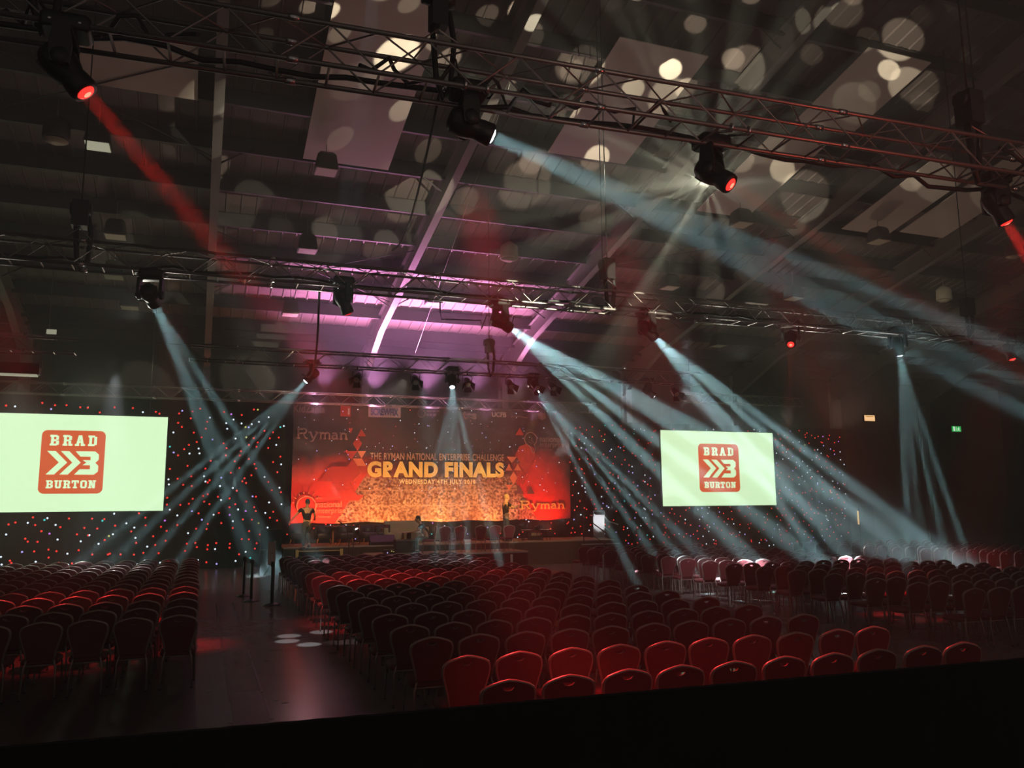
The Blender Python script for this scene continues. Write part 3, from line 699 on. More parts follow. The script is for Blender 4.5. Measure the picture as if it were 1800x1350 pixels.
def blob(cx, cz, rx, rz, warp=.5):
    a = nmath('DIVIDE', nmath('SUBTRACT', sx.outputs[0], cx), rx); c = nmath('DIVIDE', nmath('SUBTRACT', sx.outputs[2], cz), rz)
    d = nmath('SQRT', nmath('ADD', nmath('MULTIPLY', a, a), nmath('MULTIPLY', c, c)))
    d = nmath('ADD', d, nmath('MULTIPLY', nmath('SUBTRACT', cloud, .5), warp))
    return nmath('SUBTRACT', 1.0, nmath('DIVIDE', nmath('SUBTRACT', d, .55), .7), True) if False else nmath('MULTIPLY', nmath('SUBTRACT', 1.25, d), 1.6, True)
nzc = N.new('ShaderNodeTexNoise'); nzc.inputs['Scale'].default_value = .9; nzc.inputs['Detail'].default_value = 5; L.new(tc.outputs['Object'], nzc.inputs['Vector']); cloud = nzc.outputs['Fac']
def mixc(f, a, b):
    n = N.new('ShaderNodeMix'); n.data_type = 'RGBA'
    L.new(f, n.inputs['Factor'])
    for k, v in (('A', a), ('B', b)):
        if isinstance(v, tuple): n.inputs[k].default_value = (*v, 1)
        else: L.new(v, n.inputs[k])
    return n.outputs['Result']
base = mixc(cloud, (.060, .042, .038), (.105, .072, .062))
redl = blob(1.9, .7, 2.6, 1.9, 1.1); redr = blob(10.5, 1.0, 1.5, 1.9, 1.1)
c1 = mixc(redl, base, (.80, .085, .055)); c2 = mixc(redr, c1, (.80, .07, .045))
# crowd photograph in the lower middle: grain of heads, rails of seating tiers
vo = N.new('ShaderNodeTexVoronoi'); vo.inputs['Scale'].default_value = 9.0; L.new(tc.outputs['Object'], vo.inputs['Vector'])
nzf = N.new('ShaderNodeTexNoise'); nzf.inputs['Scale'].default_value = 10; nzf.inputs['Detail'].default_value = 4; L.new(tc.outputs['Object'], nzf.inputs['Vector'])
nzl = N.new('ShaderNodeTexNoise'); nzl.inputs['Scale'].default_value = 1.4; nzl.inputs['Detail'].default_value = 3; L.new(tc.outputs['Object'], nzl.inputs['Vector'])
g = nmath('MULTIPLY', nmath('SUBTRACT', nzf.outputs['Fac'], .40), 5.0, True)
g = nmath('MULTIPLY', g, nmath('ADD', nmath('MULTIPLY', nzl.outputs['Fac'], 1.5), -.05))
tier = nmath('FRACT', nmath('MULTIPLY', sx.outputs[2], 1.55)); rail = nmath('LESS_THAN', tier, .035)
g = nmath('MAXIMUM', g, nmath('MULTIPLY', rail, .75))
crowd = mixc(g, (.17, .055, .028), (.82, .50, .29))
# outline of the crowd picture: straight faceted edges left and right
edgeL = nmath('GREATER_THAN', nmath('ADD', sx.outputs[0], nmath('MULTIPLY', sx.outputs[2], -.62)), 1.75)
edgeR = nmath('LESS_THAN', nmath('ADD', sx.outputs[0], nmath('MULTIPLY', sx.outputs[2], .62)), 10.55)
top = nmath('MULTIPLY', nmath('SUBTRACT', 2.02, sx.outputs[2]), 3.5, True)
cm = nmath('MULTIPLY', nmath('MULTIPLY', edgeL, edgeR), top)
L.new(mixc(cm, c2, crowd), B.inputs['Base Color'])
M['banner'] = bmat
m = MB().use('banner'); n = 60; rows = []
for z, a in ((0, .04), (BH, .0)):
    rows.append([m.bm.verts.new((i*BW/n, a*math.sin(i*.9), z+(.03*math.sin(i*.55) if z == 0 else 0))) for i in range(n+1)])
rows2 = [[m.bm.verts.new(v.co+Vector((0, .012, 0))) for v in rw] for rw in rows]
for rr_ in (rows, rows2):
    for i in range(n): m._f([rr_[0][i], rr_[0][i+1], rr_[1][i+1], rr_[1][i]], True)
m.build('printed_cloth', None, ban)
for i in range(13):
    if i % 3 == 0: MB().use('cable').tube([(.05+i*BW/12.05, 0, BH-.02), (.05+i*BW/12.05, -.42, BH-.08)], .008, 5).build('hanging_tie', None, ban)
def bl(px, py): p = at_y(px, py, BY); return (p.x-BX, p.z-BZ)
def bword(body, x0, y0, x1, y1, m_, bold=0, space=1, nm='lettering', **kw):
    a = bl(x0, y1); c = bl(x1, y0); return letter(body, a[0], a[1], c[0]-a[0], c[1]-a[1], -.06, m_, ban, nm, bold=bold, space=space, **kw)
M['title'] = mat('yellow_print', (.95, .66, .16), .8)
M['title2'] = mat('bright_yellow_print', (1.0, .86, .42), .8)
M['subtitle'] = mat('tan_print', (.62, .36, .20), .8)
M['faint'] = mat('faint_print', (.30, .18, .15), .8)
M['peach'] = mat('peach_print', (.95, .42, .20), .8)
M['tri_red'] = mat('red_triangle_print', (.60, .06, .035), .8)
M['tri_or'] = mat('orange_triangle_print', (.85, .25, .10), .8)
M['tri_dk'] = mat('dark_triangle_print', (.20, .075, .055), .8)
bword('THE RYMAN NATIONAL ENTERPRISE CHALLENGE', 650, 799, 885, 808, 'subtitle', .006, 1.06)
bword('GRAND FINALS', 645, 813, 885, 839, 'title', .055, 1.1, label='big yellow title lettering')
bword('WEDNESDAY 4TH JULY 2018', 701, 843, 835, 853, 'title2', .03, 1.25)
bword('KidZania', 516, 713, 571, 725, 'faint', .02, 1.05)
bword('tes', 812, 724, 837, 737, 'faint', .04, .95)
bword('UCFB', 864, 725, 889, 733, 'white_text', .03, 1.0)
bword('the', 556, 873, 566, 878, 'peach'); bword('national', 556, 881, 600, 892, 'peach', .004); bword('enterprise', 553, 893, 607, 905, 'peach', .004); bword('challenge', 556, 906, 582, 911, 'peach')
bword('national', 948, 767, 984, 777, 'faint', .01); bword('enterprise', 948, 778, 990, 788, 'faint', .01); bword('challenge', 948, 789, 970, 793, 'faint')
# screw company panel
a = bl(647, 733); c = bl(704, 716)
M['pinkpanel'] = mat('pale_panel_print', (.50, .34, .32), .8); M['navy'] = mat('navy_print', (.05, .05, .18), .8)
pn = MB().use('pinkpanel').box((a[0], -.055, a[1]), (c[0], -.045, c[1])).build('sponsor_panel', None, ban)
o = bword('SCREWFIX', 651, 719, 700, 730, 'navy', .03, .95)
a = bl(598, 732); c = bl(616, 714); pr = MB().use('tri_red').box((a[0], -.055, a[1]), (c[0], -.045, c[1])).build('sponsor_panel', None, ban)
a = bl(611, 729); c = bl(614, 718); MB().use('white_text').box((a[0], -.066, a[1]), (c[0], -.056, c[1])).build('sponsor_mark', None, ban)
def ring(cx, cy, r, w, m_, nm='sponsor_logo', a0=0, a1=360):
    x, z = bl(cx, cy); rr_ = r*.0247; ww = w*.0247
    pts = [(x+rr_*math.cos(R(a0+(a1-a0)*k/20)), -.06, z+rr_*math.sin(R(a0+(a1-a0)*k/20))) for k in range(21)]
    m = MB().use(m_); m.tube(pts, ww/2, 6); return m
ring(740, 727, 6.5, 1, 'faint').build('sponsor_logo', None, ban)
m = MB().use('faint')
for x0, y0, x1, y1 in ((750, 724, 758, 722), (760, 724, 765, 722), (767, 724, 772, 722), (750, 731, 753, 728), (755, 731, 758, 728), (761, 731, 766, 728)):
    a = bl(x0, y0); c = bl(x1, y1); m.box((a[0], -.055, a[1]), (c[0], -.047, c[1]))
m.build('sponsor_logo', None, ban)
# head-and-bulb emblem, twice
for cx, cy, mm, sc in ((538, 889, 'peach', 1.25), (932, 772, 'faint', 1.0)):
    m = ring(cx, cy, 12*sc, 2.2*sc, mm, a0=-60, a1=235)
    P = lambda dx, dy: (bl(cx+dx*sc, cy+dy*sc)[0], -.06, bl(cx+dx*sc, cy+dy*sc)[1])
    m.tube([P(-7, 9), P(-1, 13), P(3, 20), P(4, 25)], .02*sc, 6); m.tube([P(6, 10), P(8, 15), P(8, 19), P(4, 25)], .02*sc, 6); m.tube([P(2, -3), P(2, 3), P(6, 5), P(2, 8), P(-3, 5)], .015*sc, 6)
    if sc > 1:
        for k in range(7):
            t = R(35+k*22); m.tube([P(math.cos(t)*17, -math.sin(t)*17), P(math.cos(t)*21, -math.sin(t)*21)], .018, 5)
    m.build('emblem', None, ban)
# cube emblem
x, z = bl(952, 731); m = MB().use('faint')
for k in range(3):
    t = R(90+120*k); q = R(90+120*(k+1)); r0 = .24
    m.plate([(x, z), (x+r0*math.cos(t-R(60)), z+r0*math.sin(t-R(60))), (x+r0*math.cos(t), z+r0*math.sin(t)), (x+r0*math.cos(t+R(60)), z+r0*math.sin(t+R(60)))][:4], [], lambda p: Vector((x+(p[0]-x)*.9, -.06, z+(p[1]-z)*.9)), lambda p: Vector((x+(p[0]-x)*.9, -.055, z+(p[1]-z)*.9)))
m.build('emblem', None, ban)
m = MB().use('faint'); a = bl(898, 733); m.tube([(a[0], -.06, a[1]), (a[0]+.5, -.06, a[1]+.05)], .012, 5); a = bl(916, 733); m.tube([(a[0], -.06, a[1]), (a[0]+.25, -.06, a[1]-.04), (a[0]+.33, -.06, a[1]+.06)], .018, 5); m.build('sponsor_logo', None, ban)
# slab-serif word, twice
def slab_word(x0, yb, w, h, mm):
    """R y m a n in wide slab letters; x0,yb pixel of baseline start, w px wide, h px cap height"""
    o = bl(x0, yb); e = bl(x0+w, yb); W = e[0]-o[0]; Hc = h*.0247; th = Hc*.11; s = W/5.55*.98
    m = MB().use(mm)
    def P(u, v): return (o[0]+u*s, -.062, o[1]+v*Hc)
    def st(*q): m.tube([P(*k) for k in q], th, 6)
    def arc(cu, cv, ru, rv, a0, a1, n=12): return [(cu+ru*math.cos(R(a0+(a1-a0)*k/n)), cv+rv*math.sin(R(a0+(a1-a0)*k/n))) for k in range(n+1)]
    st((.2, 0), (.2, 1)); st((0, 0), (.42, 0)); st((0, 1), (.7, 1), *arc(.7, .76, .32, .24, 90, -90)); st((.2, .52), (.7, .52)); st((.65, .52), (1.0, 0), (1.2, 0))
    st((1.45, .62), (1.75, 0)); st((2.15, .62), (1.7, -.32), (1.45, -.32)); st((1.3, .62), (1.62, .62)); st((2.0, .62), (2.3, .62))
    st((2.55, 0), (2.55, .62)); st((2.42, .62), (2.55, .62)); st(*arc(2.78, .38, .22, .24, 170, 0), (3.0, 0)); st(*arc(3.24, .38, .24, .24, 180, 0), (3.48, 0))
    for u in (2.55, 3.0, 3.48): st((u-.13, 0), (u+.13, 0))
    st(*arc(4.02, .4, .24, .22, 150, 0), (4.26, 0), (4.42, 0)); st((4.26, .36), *arc(4.0, .17, .22, .17, 90, 270), (4.26, .06))
    st((4.72, 0), (4.72, .62)); st((4.58, .62), (4.72, .62)); st(*arc(5.0, .38, .27, .24, 175, 0), (5.27, 0))
    for u in (4.72, 5.27): st((u-.14, 0), (u+.16, 0))
    m.build('lettering', None, ban)
slab_word(520, 770, 94, 15, 'faint'); slab_word(914, 894, 81, 13, 'title')
# faceted triangles at both sides of the title
def tris(px_list, mm):
    m = MB().use(mm)
    for k, t in enumerate(px_list):
        pts = [bl(*q) for q in t]; m.plate(pts, [], lambda p: Vector((p[0], -.052-.0004*k, p[1])), lambda p: Vector((p[0], -.046, p[1])))
    return m.build('triangle_pattern', None, ban)
tris([[(628,767),(635,754),(643,767)], [(620,780),(628,767),(636,780),(628,793)], [(612,753),(620,753),(616,762)], [(606,793),(628,793),(617,808)], [(580,820),(610,820),(620,806),(634,832),(620,846),(560,846)], [(585,846),(615,846),(628,870),(640,870),(630,880),(600,880)]], 'tri_red')
tris([[(628,793),(643,793),(635,806)], [(620,806),(636,806),(643,819),(628,819)], [(622,846),(635,832),(628,820)], [(612,846),(622,846),(634,833),(630,833)], [(890,803),(908,803),(899,814)], [(888,827),(894,815),(900,827)], [(903,827),(909,815),(915,827)], [(895,840),(902,829),(909,840),(902,852)], [(888,852),(900,852),(894,862)]], 'tri_or')
tris([[(617,808),(628,794),(634,806)], [(606,806),(614,793),(620,805)], [(900,814),(908,803),(914,814)], [(912,852),(920,868),(906,868)], [(925,868),(932,855),(939,868)]], 'tri_dk')
tris([[(905,800),(912,785),(926,780),(938,788),(940,800),(925,835),(918,828)], [(918,852),(905,840),(914,828),(930,838)], [(905,765),(913,752),(920,765)]], 'tri_red')
# little bulbs of the cloth behind shining through the gauze
m = MB(); rnd = random.Random(12)
for i in range(170):
    m.use('led_'+rnd.choice(['white', 'white', 'red', 'white', 'blue'])).ball((rnd.uniform(.1, BW-.1), -.05, rnd.uniform(1.2, BH-.1)), .013 if rnd.random() < .75 else .022, 6, 4)
m.build('star_bulb_points', None, ban, kind='stuff')

# ------------------------------------------------------------------ projection screens
GL = {
 'B': ([(0,0,4.6,1.5),(0,6.5,4.6,8),(.7,0,2.5,8),(.7,3.3,4.4,4.7),(3.9,.7,5.8,3.7),(3.9,4.3,5.6,7.3)], []),
 'R': ([(0,6.5,4.6,8),(.7,0,2.5,8),(0,0,3.1,1.5),(.7,3.3,4.6,4.7),(3.9,4.3,5.8,7.3),(3.7,0,5.4,3.8),(3.7,0,6.3,1.5)], []),
 'A': ([(-.3,0,2.5,1.4),(3.5,0,6.3,1.4),(1.6,2.2,4.4,3.5)], [[(.3,0),(2.0,0),(3.6,8),(1.9,8)], [(4.0,0),(5.7,0),(4.1,8),(2.4,8)]]),
 'D': ([(0,0,4.4,1.5),(0,6.5,4.4,8),(.7,0,2.5,8),(3.9,.9,5.8,7.1)], []),
 'U': ([(.5,.9,2.3,8),(3.7,.9,5.5,8),(1.1,0,4.9,1.6),(-.2,6.6,2.8,8),(3.2,6.6,6.2,8)], []),
 'T': ([(0,6.4,6,8),(2.1,0,3.9,8),(1.2,0,4.8,1.4),(0,5,1.2,8),(4.8,5,6,8)], []),
 'O': ([(.2,1,2,7),(4,1,5.8,7),(1,0,5,1.6),(1,6.4,5,8)], []),
 'N': ([(.5,0,2.0,8),(4.1,0,5.6,8),(-.2,0,2.6,1.3),(-.2,6.7,2.4,8),(3.4,6.7,6.3,8)], [[(.8,8),(2.7,8),(5.3,0),(3.4,0)]]),
}
def varsity(m, word, x, z, w, h, y, gap=1.6):
    n = len(word); u = w/(n*6+(n-1)*gap)
    for i, ch in enumerate(word):
        ox = x+i*(6+gap)*u; r_, pl = GL[ch]
        for (a, b, c, d) in r_: m.box((ox+a*u, y-.004, z+b*h/8), (ox+c*u, y, z+d*h/8))
        for q in pl: m.plate(q, [], lambda p: Vector((ox+p[0]*u, y-.004, z+p[1]*h/8)), lambda p: Vector((ox+p[0]*u, y, z+p[1]*h/8)))
def screen(x0, x1, z0, z1, y, lx0, lx1, lz0, lz1, label):
    root = empty('projection_screen', ((x0+x1)/2, y, z0), 0, label, 'screen', 'projection screens')
    w = (x1-x0)/2; h = z1-z0; xm = (x0+x1)/2
    MB().use('screen_edge').box((-w-.05, .005, -.05), (w+.05, .06, h+.05)).build('frame', None, root)
    MB().use('screen').box((-w, -.01, 0), (w, .004, h)).build('screen_surface', None, root)
    LX0, LX1, LZ0, LZ1 = lx0-xm, lx1-xm, lz0-z0, lz1-z0; lw = LX1-LX0; lh = LZ1-LZ0
    lg = MB().use('logo_red').plate(rrect(LX0, LZ0, LX1, LZ1, lw*.09, 5), [], lambda p: Vector((p[0], -.02, p[1])), lambda p: Vector((p[0], -.011, p[1]))).build('logo_badge', None, root)
    m = MB().use('screen')
    varsity(m, 'BRAD', LX0+lw*.13, LZ0+lh*.755, lw*.74, lh*.17, -.022, 2.2)
    varsity(m, 'BURTON', LX0+lw*.115, LZ0+lh*.085, lw*.77, lh*.125, -.022, 1.1)
    m.build('lettering', None, lg)
    m = MB().use('screen')
    def pl(pts): m.plate([(LX0+lw*a, LZ0+lh*b) for a, b in pts], [], lambda p: Vector((p[0], -.026, p[1])), lambda p: Vector((p[0], -.021, p[1])))
    for o in (.10, .31): pl([(o, .67), (o+.13, .67), (o+.32, .49), (o+.13, .30), (o, .30), (o+.19, .49)])
    pl([(.54, .67), (.85, .67), (.91, .62), (.91, .535), (.86, .49), (.91, .44), (.91, .35), (.85, .30), (.54, .30), (.62, .385), (.78, .385), (.78, .45), (.66, .45), (.72, .49), (.66, .53), (.78, .53), (.78, .585), (.62, .585)])
    m.build('chevron_mark', None, lg)
    m = MB().use('wire')
    for s in (-.8, .8): m.tube([(w*s, .03, h+.05), (w*s, .03, roof_z(y, -.11)-z0)], .006, 5)
    m.build('hanging_wire', None, root)
    return root
a = at_y(66, 868, 33.4); c = at_y(186, 758, 33.4)
screen(-7.72, -1.3, 2.24, 5.75, 33.4, a.x, at_y(184, 800, 33.4).x, a.z, c.z, 'left projection screen with orange square logo on pale green, cut by the picture edge')
a = at_y(1230, 865, 33.4); c = at_y(1297, 781, 33.4)
screen(20.22, 26.67, 2.2, 5.77, 33.4, a.x, c.x, a.z, c.z, 'right projection screen with orange logo on pale green, fully in view')

# ------------------------------------------------------------------ stage
ST = .90; SY = 30.2
stg = empty('stage_platform', (8.8, SY, 0), 0, 'low wooden-topped stage with dark skirt below the banner', 'stage')
MB().use('stage').box((-6.0, 0, ST-.05), (7.2, 3.1, ST)).build('deck', None, stg)
m = MB().use('skirt'); n = 90; rw = []
for z in (.0, ST-.05): rw.append([m.bm.verts.new((-6+i*13.2/n, -.02+.03*math.sin(i*2.1), z)) for i in range(n+1)])
for i in range(n): m._f([rw[0][i], rw[0][i+1], rw[1][i+1], rw[1][i]], True)
m.box((7.16, 0, 0), (7.2, 3.1, ST-.05)); m.box((-6, 0, 0), (-5.96, 3.1, ST-.05)); m.build('skirt', None, stg)
MB().use('silver_edge').box((-6, -.02, ST-.03), (7.2, .0, ST+.004)).build('edge_trim', None, stg)
PZ = .65
th = empty('stage_riser', (8.6, 28.3, 0), 0, 'black low platform in front of the stage carrying the row of chairs', 'platform')
MB().use('stage').box((-3.0, 0, PZ-.06), (2.75, 1.85, PZ)).build('deck', None, th)
MB().use('drape').box((-2.98, .02, 0), (2.73, 1.84, PZ-.06)).build('skirt', None, th)
MB().use('silver_edge').box((-3.0, -.012, PZ-.05), (2.75, 0, PZ+.003)).build('edge_trim', None, th)
MB().use('card').box((2.05, -.02, .1), (2.14, -.005, PZ-.1)).build('white_tag', None, th)
# steps at the left end with gold-lit ends, and their rail
sp = empty('stage_steps', (4.0, 29.1, 0), 0, 'small set of steps with gold-lit tread ends at the left of the stage', 'steps')
for k, (y0, z1) in enumerate(((0, .42), (.35, .62), (.7, .82))):
    MB().use('blackmetal').box((-.75, y0, z1-.05), (.75, y0+.38, z1)).build('tread', None, sp)
m = MB().use('gold')  # strips carry the gold light in their colour
for sx in (-.82, .72): m.box((sx, .62, .58), (sx+.1, .7, .84)); m.box((sx, .30, .40), (sx+.1, .36, .5))
m.box((-.72, .64, .775), (.72, .69, .80)); m.box((-.72, .28, .40), (.72, .33, .42)); m.build('gold_lit_strip', None, sp)
m = MB().use('blackmetal')
for sx in (-.78, .78): m.tube([(sx, .1, .0), (sx, 1.05, .82)], .03, 6); m.tube([(sx, 1.0, 0), (sx, 1.0, .8)], .03, 6)
m.build('stringer', None, sp)
rl = empty('handrail', (4.95, 29.0, 0), 0, 'thin black handrail beside the person on the left steps', 'handrail')
MB().use('blackmetal').tube([(0, .3, 0), (0, .3, 1.25), (-.05, .6, 1.62), (-.3, .9, 1.82)], .022, 8).build('rail', None, rl)
MB().use('blackmetal').tube([(.28, 1.0, 0), (.28, 1.0, 1.3)], .018, 8).build('post', None, rl)
# right stage steps + rail
rr2 = empty('handrail', (14.4, 29.3, 0), 0, 'angled black handrail at the right end of the stage', 'handrail')
m = MB().use('blackmetal'); m.tube([(0, .6, .9), (0, .6, 1.85), (1.25, .1, .85)], .025, 8); m.tube([(0, .6, 1.35), (1.0, .2, .6)], .016, 6); m.build('rail', None, rr2)
m = MB().use('blackmetal')
for sx, z in ((0, .9), (.75, .3)): m.tube([(sx, .6-sx*.35, 0), (sx, .6-sx*.35, z+.6)], .02, 6)
m.build('post', None, rr2)
s2 = empty('stage_steps', (15.0, 29.3, 0), 0, 'steps with a silver top edge at the right end of the stage', 'steps')
for k, z in enumerate((.6, .4, .2)): MB().use('blackmetal').box((-.65+k*.1, .6-k*.3, z-.04), (.85, .95-k*.3, z)).build('tread', None, s2)
MB().use('silver_edge').box((-.7, .58, .72), (1.0, .62, .76)).build('top_edge', None, s2)
m = MB().use('blackmetal')
for sx in (-.55, .8): m.tube([(sx, .6, 0), (sx, .6, .74)], .022, 6)
m.build('frame', None, s2)
# clear lectern
p = at_y(1054, 958, 31.4)
lc = empty('clear_lectern', (p.x, 31.4, ST), 0, 'fluted clear acrylic lectern blazing white in a beam at the right of the stage', 'lectern')
m = MB().use('glass'); zt = at_y(1054, 898, 31.4).z-ST
for i in range(15):
    x = -.24+i*.48/14; m.tube([(x, 0, .03), (x, 0, zt-.22)], .012, 6)
m.box((-.26, .02, 0), (.26, .035, zt-.2)); m.build('front_panel', None, lc)
MB().use('glass').box((-.30, -.1, 0), (.30, .3, .03)).build('base', None, lc)
m = MB().use('glass'); m.box((-.27, -.04, zt-.2), (.27, .3, zt-.17)); m.box((-.27, -.04, zt-.02), (.27, -.01, zt)); m.tube([(-.26, -.03, zt-.2), (-.26, -.03, zt)], .012, 6); m.tube([(.26, -.03, zt-.2), (.26, -.03, zt)], .012, 6); m.build('reading_top', None, lc)
m = MB().use('glass'); m.tube([(.27, .1, zt-.2), (.5, .1, zt-.45), (.95, .1, .55)], .03, 6); m.tube([(.27, .1, .5), (.62, .1, .2)], .014, 6); m.build('side_brace', None, lc)
spot((p.x-.6, T3Y, 5.9), (p.x, 31.4, 1.6), 11000, 5, (1, 1, 1), blend=.5, name='lectern_spot')
# floor lamps
for (p, ax, lab) in CAN_POS:
    r_ = empty('floor_lamp', (p.x, p.y, ST), 0, lab if lab.startswith('floor') or 'lamp' in lab else lab, 'stage light', 'floor lamps on the stage')
    if p.z < ST+.18: p.z = ST+.18
    q = ax.to_track_quat('Z', 'Y').to_matrix().to_4x4(); Hm = Matrix.Translation(Vector((0, 0, p.z-ST))-ax*.05) @ q
    b_ = MB().use('black').lathe([(.05, -.2), (.09, -.16), (.10, -.02), (.105, .05)], 12, Hm).build('body', None, r_)
    MB().use('can_white').lathe([(.085, .045), (.06, .062)], 12, Hm).build('lens', None, b_)
    MB().use('blackmetal').tube([(-.13, 0, .0), (-.13, 0, p.z-ST), (.13, 0, p.z-ST), (.13, 0, 0)][0:2]+[(-.13, 0, 0)][:0], .012, 6).tube([(.13, 0, 0), (.13, 0, p.z-ST)], .012, 6).tube([(-.15, 0, .012), (.15, 0, .012)], .014, 6).build('yoke', None, r_)

# furniture under the banner
def tub_chair(x, y, rz, label):
    root = empty('tub_chair', (x, y, ST), rz, label, 'armchair', 'tub armchairs on the stage')
    m = MB().use('leather'); m.layers([[Vector((p[0]*s, p[1]*s+.02, z)) for p in rrect(-.28, -.27, .28, .27, .1, 3)] for s, z in ((.9, .24), (1, .28), (1, .40), (.92, .45))]); m.build('seat', None, root)
    m = MB().use('leather'); o = [(.36*math.cos(a), -.36*math.sin(a)) for a in [R(-20+k*220/14) for k in range(15)]]; i_ = [(.27*math.cos(a), -.27*math.sin(a)) for a in [R(200-k*220/14) for k in range(15)]]
    pts = o+i_; m.layers([[Vector((p[0], p[1], z)) for p in pts] for z in (.2, .72)]) ; m.build('back', None, root)
    for sx in (-1, 1):
        for sy in (-1, 1): MB().use('orange').tube([(sx*.22, sy*.2, .24), (sx*.27, sy*.25, 0)], [.022, .015], 6).build('leg', None, root)
    return root
for px, Y, rz, nm in ((522, 32.3, 160, 'dark tub armchair at the far left under the banner'), (566, 32.3, 175, 'dark tub armchair behind the person on the steps'), (603, 31.9, 180, 'dark tub armchair left of the beaming floor lamp'), (643, 31.9, 185, 'dark tub armchair right of the beaming floor lamp'), (664, 32.2, 190, 'dark tub armchair touching the cream sofa')):
    p = at_y(px, 940, Y); tub_chair(p.x, Y-.55, R(rz), nm)
p = at_y(585, 955, 31.2); tb = empty('pedestal_table', (p.x, 31.2, ST), 0, 'small round pedestal table with orange-lit column on stage left', 'table')
MB().use('orange').lathe([(.24, 0), (.22, .02), (.05, .05), (.035, .10), (.035, .66)], 16).build('pedestal', None, tb)
MB().use('leather').lathe([(.30, .66), (.31, .68), (.30, .70)], 20).build('table_top', None, tb)
p = at_y(705, 950, 32.2); so = empty('sofa', (p.x, 31.65, ST), 0, 'cream two-seat sofa lit warm under the banner', 'sofa')
m = MB().use('cream'); m.layers([[Vector((q[0]*s, q[1]*s, z)) for q in rrect(-.75, -.38, .75, .38, .08, 3)] for s, z in ((.97, .1), (1, .14), (1, .38), (.98, .42))]); m.build('seat', None, so)
m = MB().use('cream'); m.layers([[Vector((q[0]*s, q[1], z)) for q in rrect(-.75, .22, .75, .42, .06, 3)] for s, z in ((.98, .35), (1, .4), (1.0, .80), (.97, .85))]); m.build('back', None, so)
for sx in (-1, 1): MB().use('cream').layers([[Vector((q[0], q[1], z)) for q in rrect(sx*.80-.09, -.38, sx*.80+.09, .4, .05, 3)] for z in (.12, .58, .60)]).build('armrest', None, so)
for sx in (-1, 1): MB().use('blackmetal').tube([(sx*.65, -.3, 0), (sx*.65, -.3, .12)], .025, 6).build('leg', None, so)
def wedge(px, py, Y, w, rz, label):
    p = at_y(px, py, Y); r_ = empty('stage_monitor', (p.x, Y, ST), R(rz), label, 'speaker', 'wedge speakers on the stage')
    v = [(-w/2, -.22, 0), (w/2, -.22, 0), (w/2, .22, 0), (-w/2, .22, 0), (-w/2, -.22, .12), (w/2, -.22, .12), (w/2, .12, .36), (-w/2, .12, .36)]
    m = MB().use('black'); vv = [m.bm.verts.new(q) for q in v]
    for q in ((0,3,2,1),(4,5,6,7),(0,1,5,4),(1,2,6,5),(2,3,7,6),(3,0,4,7)): m._f([vv[i] for i in q])
    m.build('cabinet', None, r_); MB().use('blackmetal').box((-w/2+.04, -.236, .02), (w/2-.04, -.222, .10)).build('grille', None, r_)
wedge(672, 955, 30.6, .95, 0, 'black wedge stage monitor in front of the cream sofa')
for px, Y, w, nm in ((926, 30.9, .36, 'small white-topped stand on the right half of the stage'), (959, 30.9, .40, 'white-topped stand beside the brightest floor lamp')):
    p = at_y(px, 948, Y); r_ = empty('side_table', (p.x, Y, ST), 0, nm, 'table', 'small stands on the stage')
    MB().use('card').box((-w/2, -.15, .42), (w/2, .15, .44)).build('table_top', None, r_)
    m = MB().use('blackmetal')
    for s in (-1, 1): m.tube([(0, 0, .42), (s*.18, -.1, 0)], .012, 6); m.tube([(0, 0, .42), (s*.14, .14, 0)], .012, 6)
    m.build('tripod', None, r_)
p = at_y(940, 950, 31.3); r_ = empty('amplifier', (p.x, 31.3, ST), 0, 'small tan-fronted amplifier between the two white stands', 'amplifier')
MB().use('black').box((-.24, -.12, 0), (.24, .14, .34)).build('cabinet', None, r_); MB().use('cream').box((-.2, -.13, .18), (.2, -.12, .3)).build('front_panel', None, r_)
# low block table behind the riser (between sofa and chairs)
p = at_y(725, 960, 30.9); r_ = empty('plinth', (p.x, 30.9, ST), 0, 'plain tan plinth on the stage edge left of the crouching man', 'plinth')
MB().use('stage').box((-.35, -.1, 0), (.35, .3, .42)).build('block', None, r_)
# dark speaker stack at the left wing
p = at_z(494, 1000, 0); r_ = empty('speaker_stack', (2.45, 30.4, 0), 0, 'dark speaker stack at the left wing of the stage', 'speaker')
MB().use('black').box((-.42, -.3, 0), (.30, .3, .85)).build('lower_cabinet', None, r_); MB().use('black').box((-.40, -.28, .86), (.28, .28, 1.55)).build('upper_cabinet', None, r_)
MB().use('blackmetal').box((-.36, -.31, .06), (.24, -.30, .8)).box((-.36, -.29, .92), (.24, -.28, 1.5)).build('grille', None, r_)
MB().use('cable').tube([(-.2, -.35, 1.0), (-.25, -.36, .6), (-.1, -.36, .3), (-.3, -.4, .01)], .015, 6).build('cable', None, r_)
# keyboard / laptop on a case at the crouching man
p = at_y(716, 970, 28.9); r_ = empty('flight_case', (p.x-.1, 28.9, PZ), 0, 'black flight case the crouching man leans over', 'case')
MB().use('black').box((-.35, -.2, 0), (.35, .22, .50)).build('case_body', None, r_); m = MB().use('silver_edge'); m.box((-.36, -.21, .46), (.36, -.2, .48)); m.box((-.36, -.21, .02), (.36, -.2, .04)); m.build('edge_trim', None, r_)
r_ = empty('laptop', (p.x-.05, 28.95, PZ+.50), R(-75), 'open dark laptop on the black flight case', 'laptop')
MB().use('black').box((-.17, -.12, 0), (.17, .12, .02)).build('keyboard', None, r_); MB().use('blackmetal').box((-.17, .12, .02), (.17, .135, .24)).build('screen', None, r_)
p = at_y(703, 968, 29.2); r_ = empty('desk_lamp', (p.x-.35, 28.9, PZ), 0, 'tiny blue and amber indicator lights of gear left of the flight case', 'equipment')
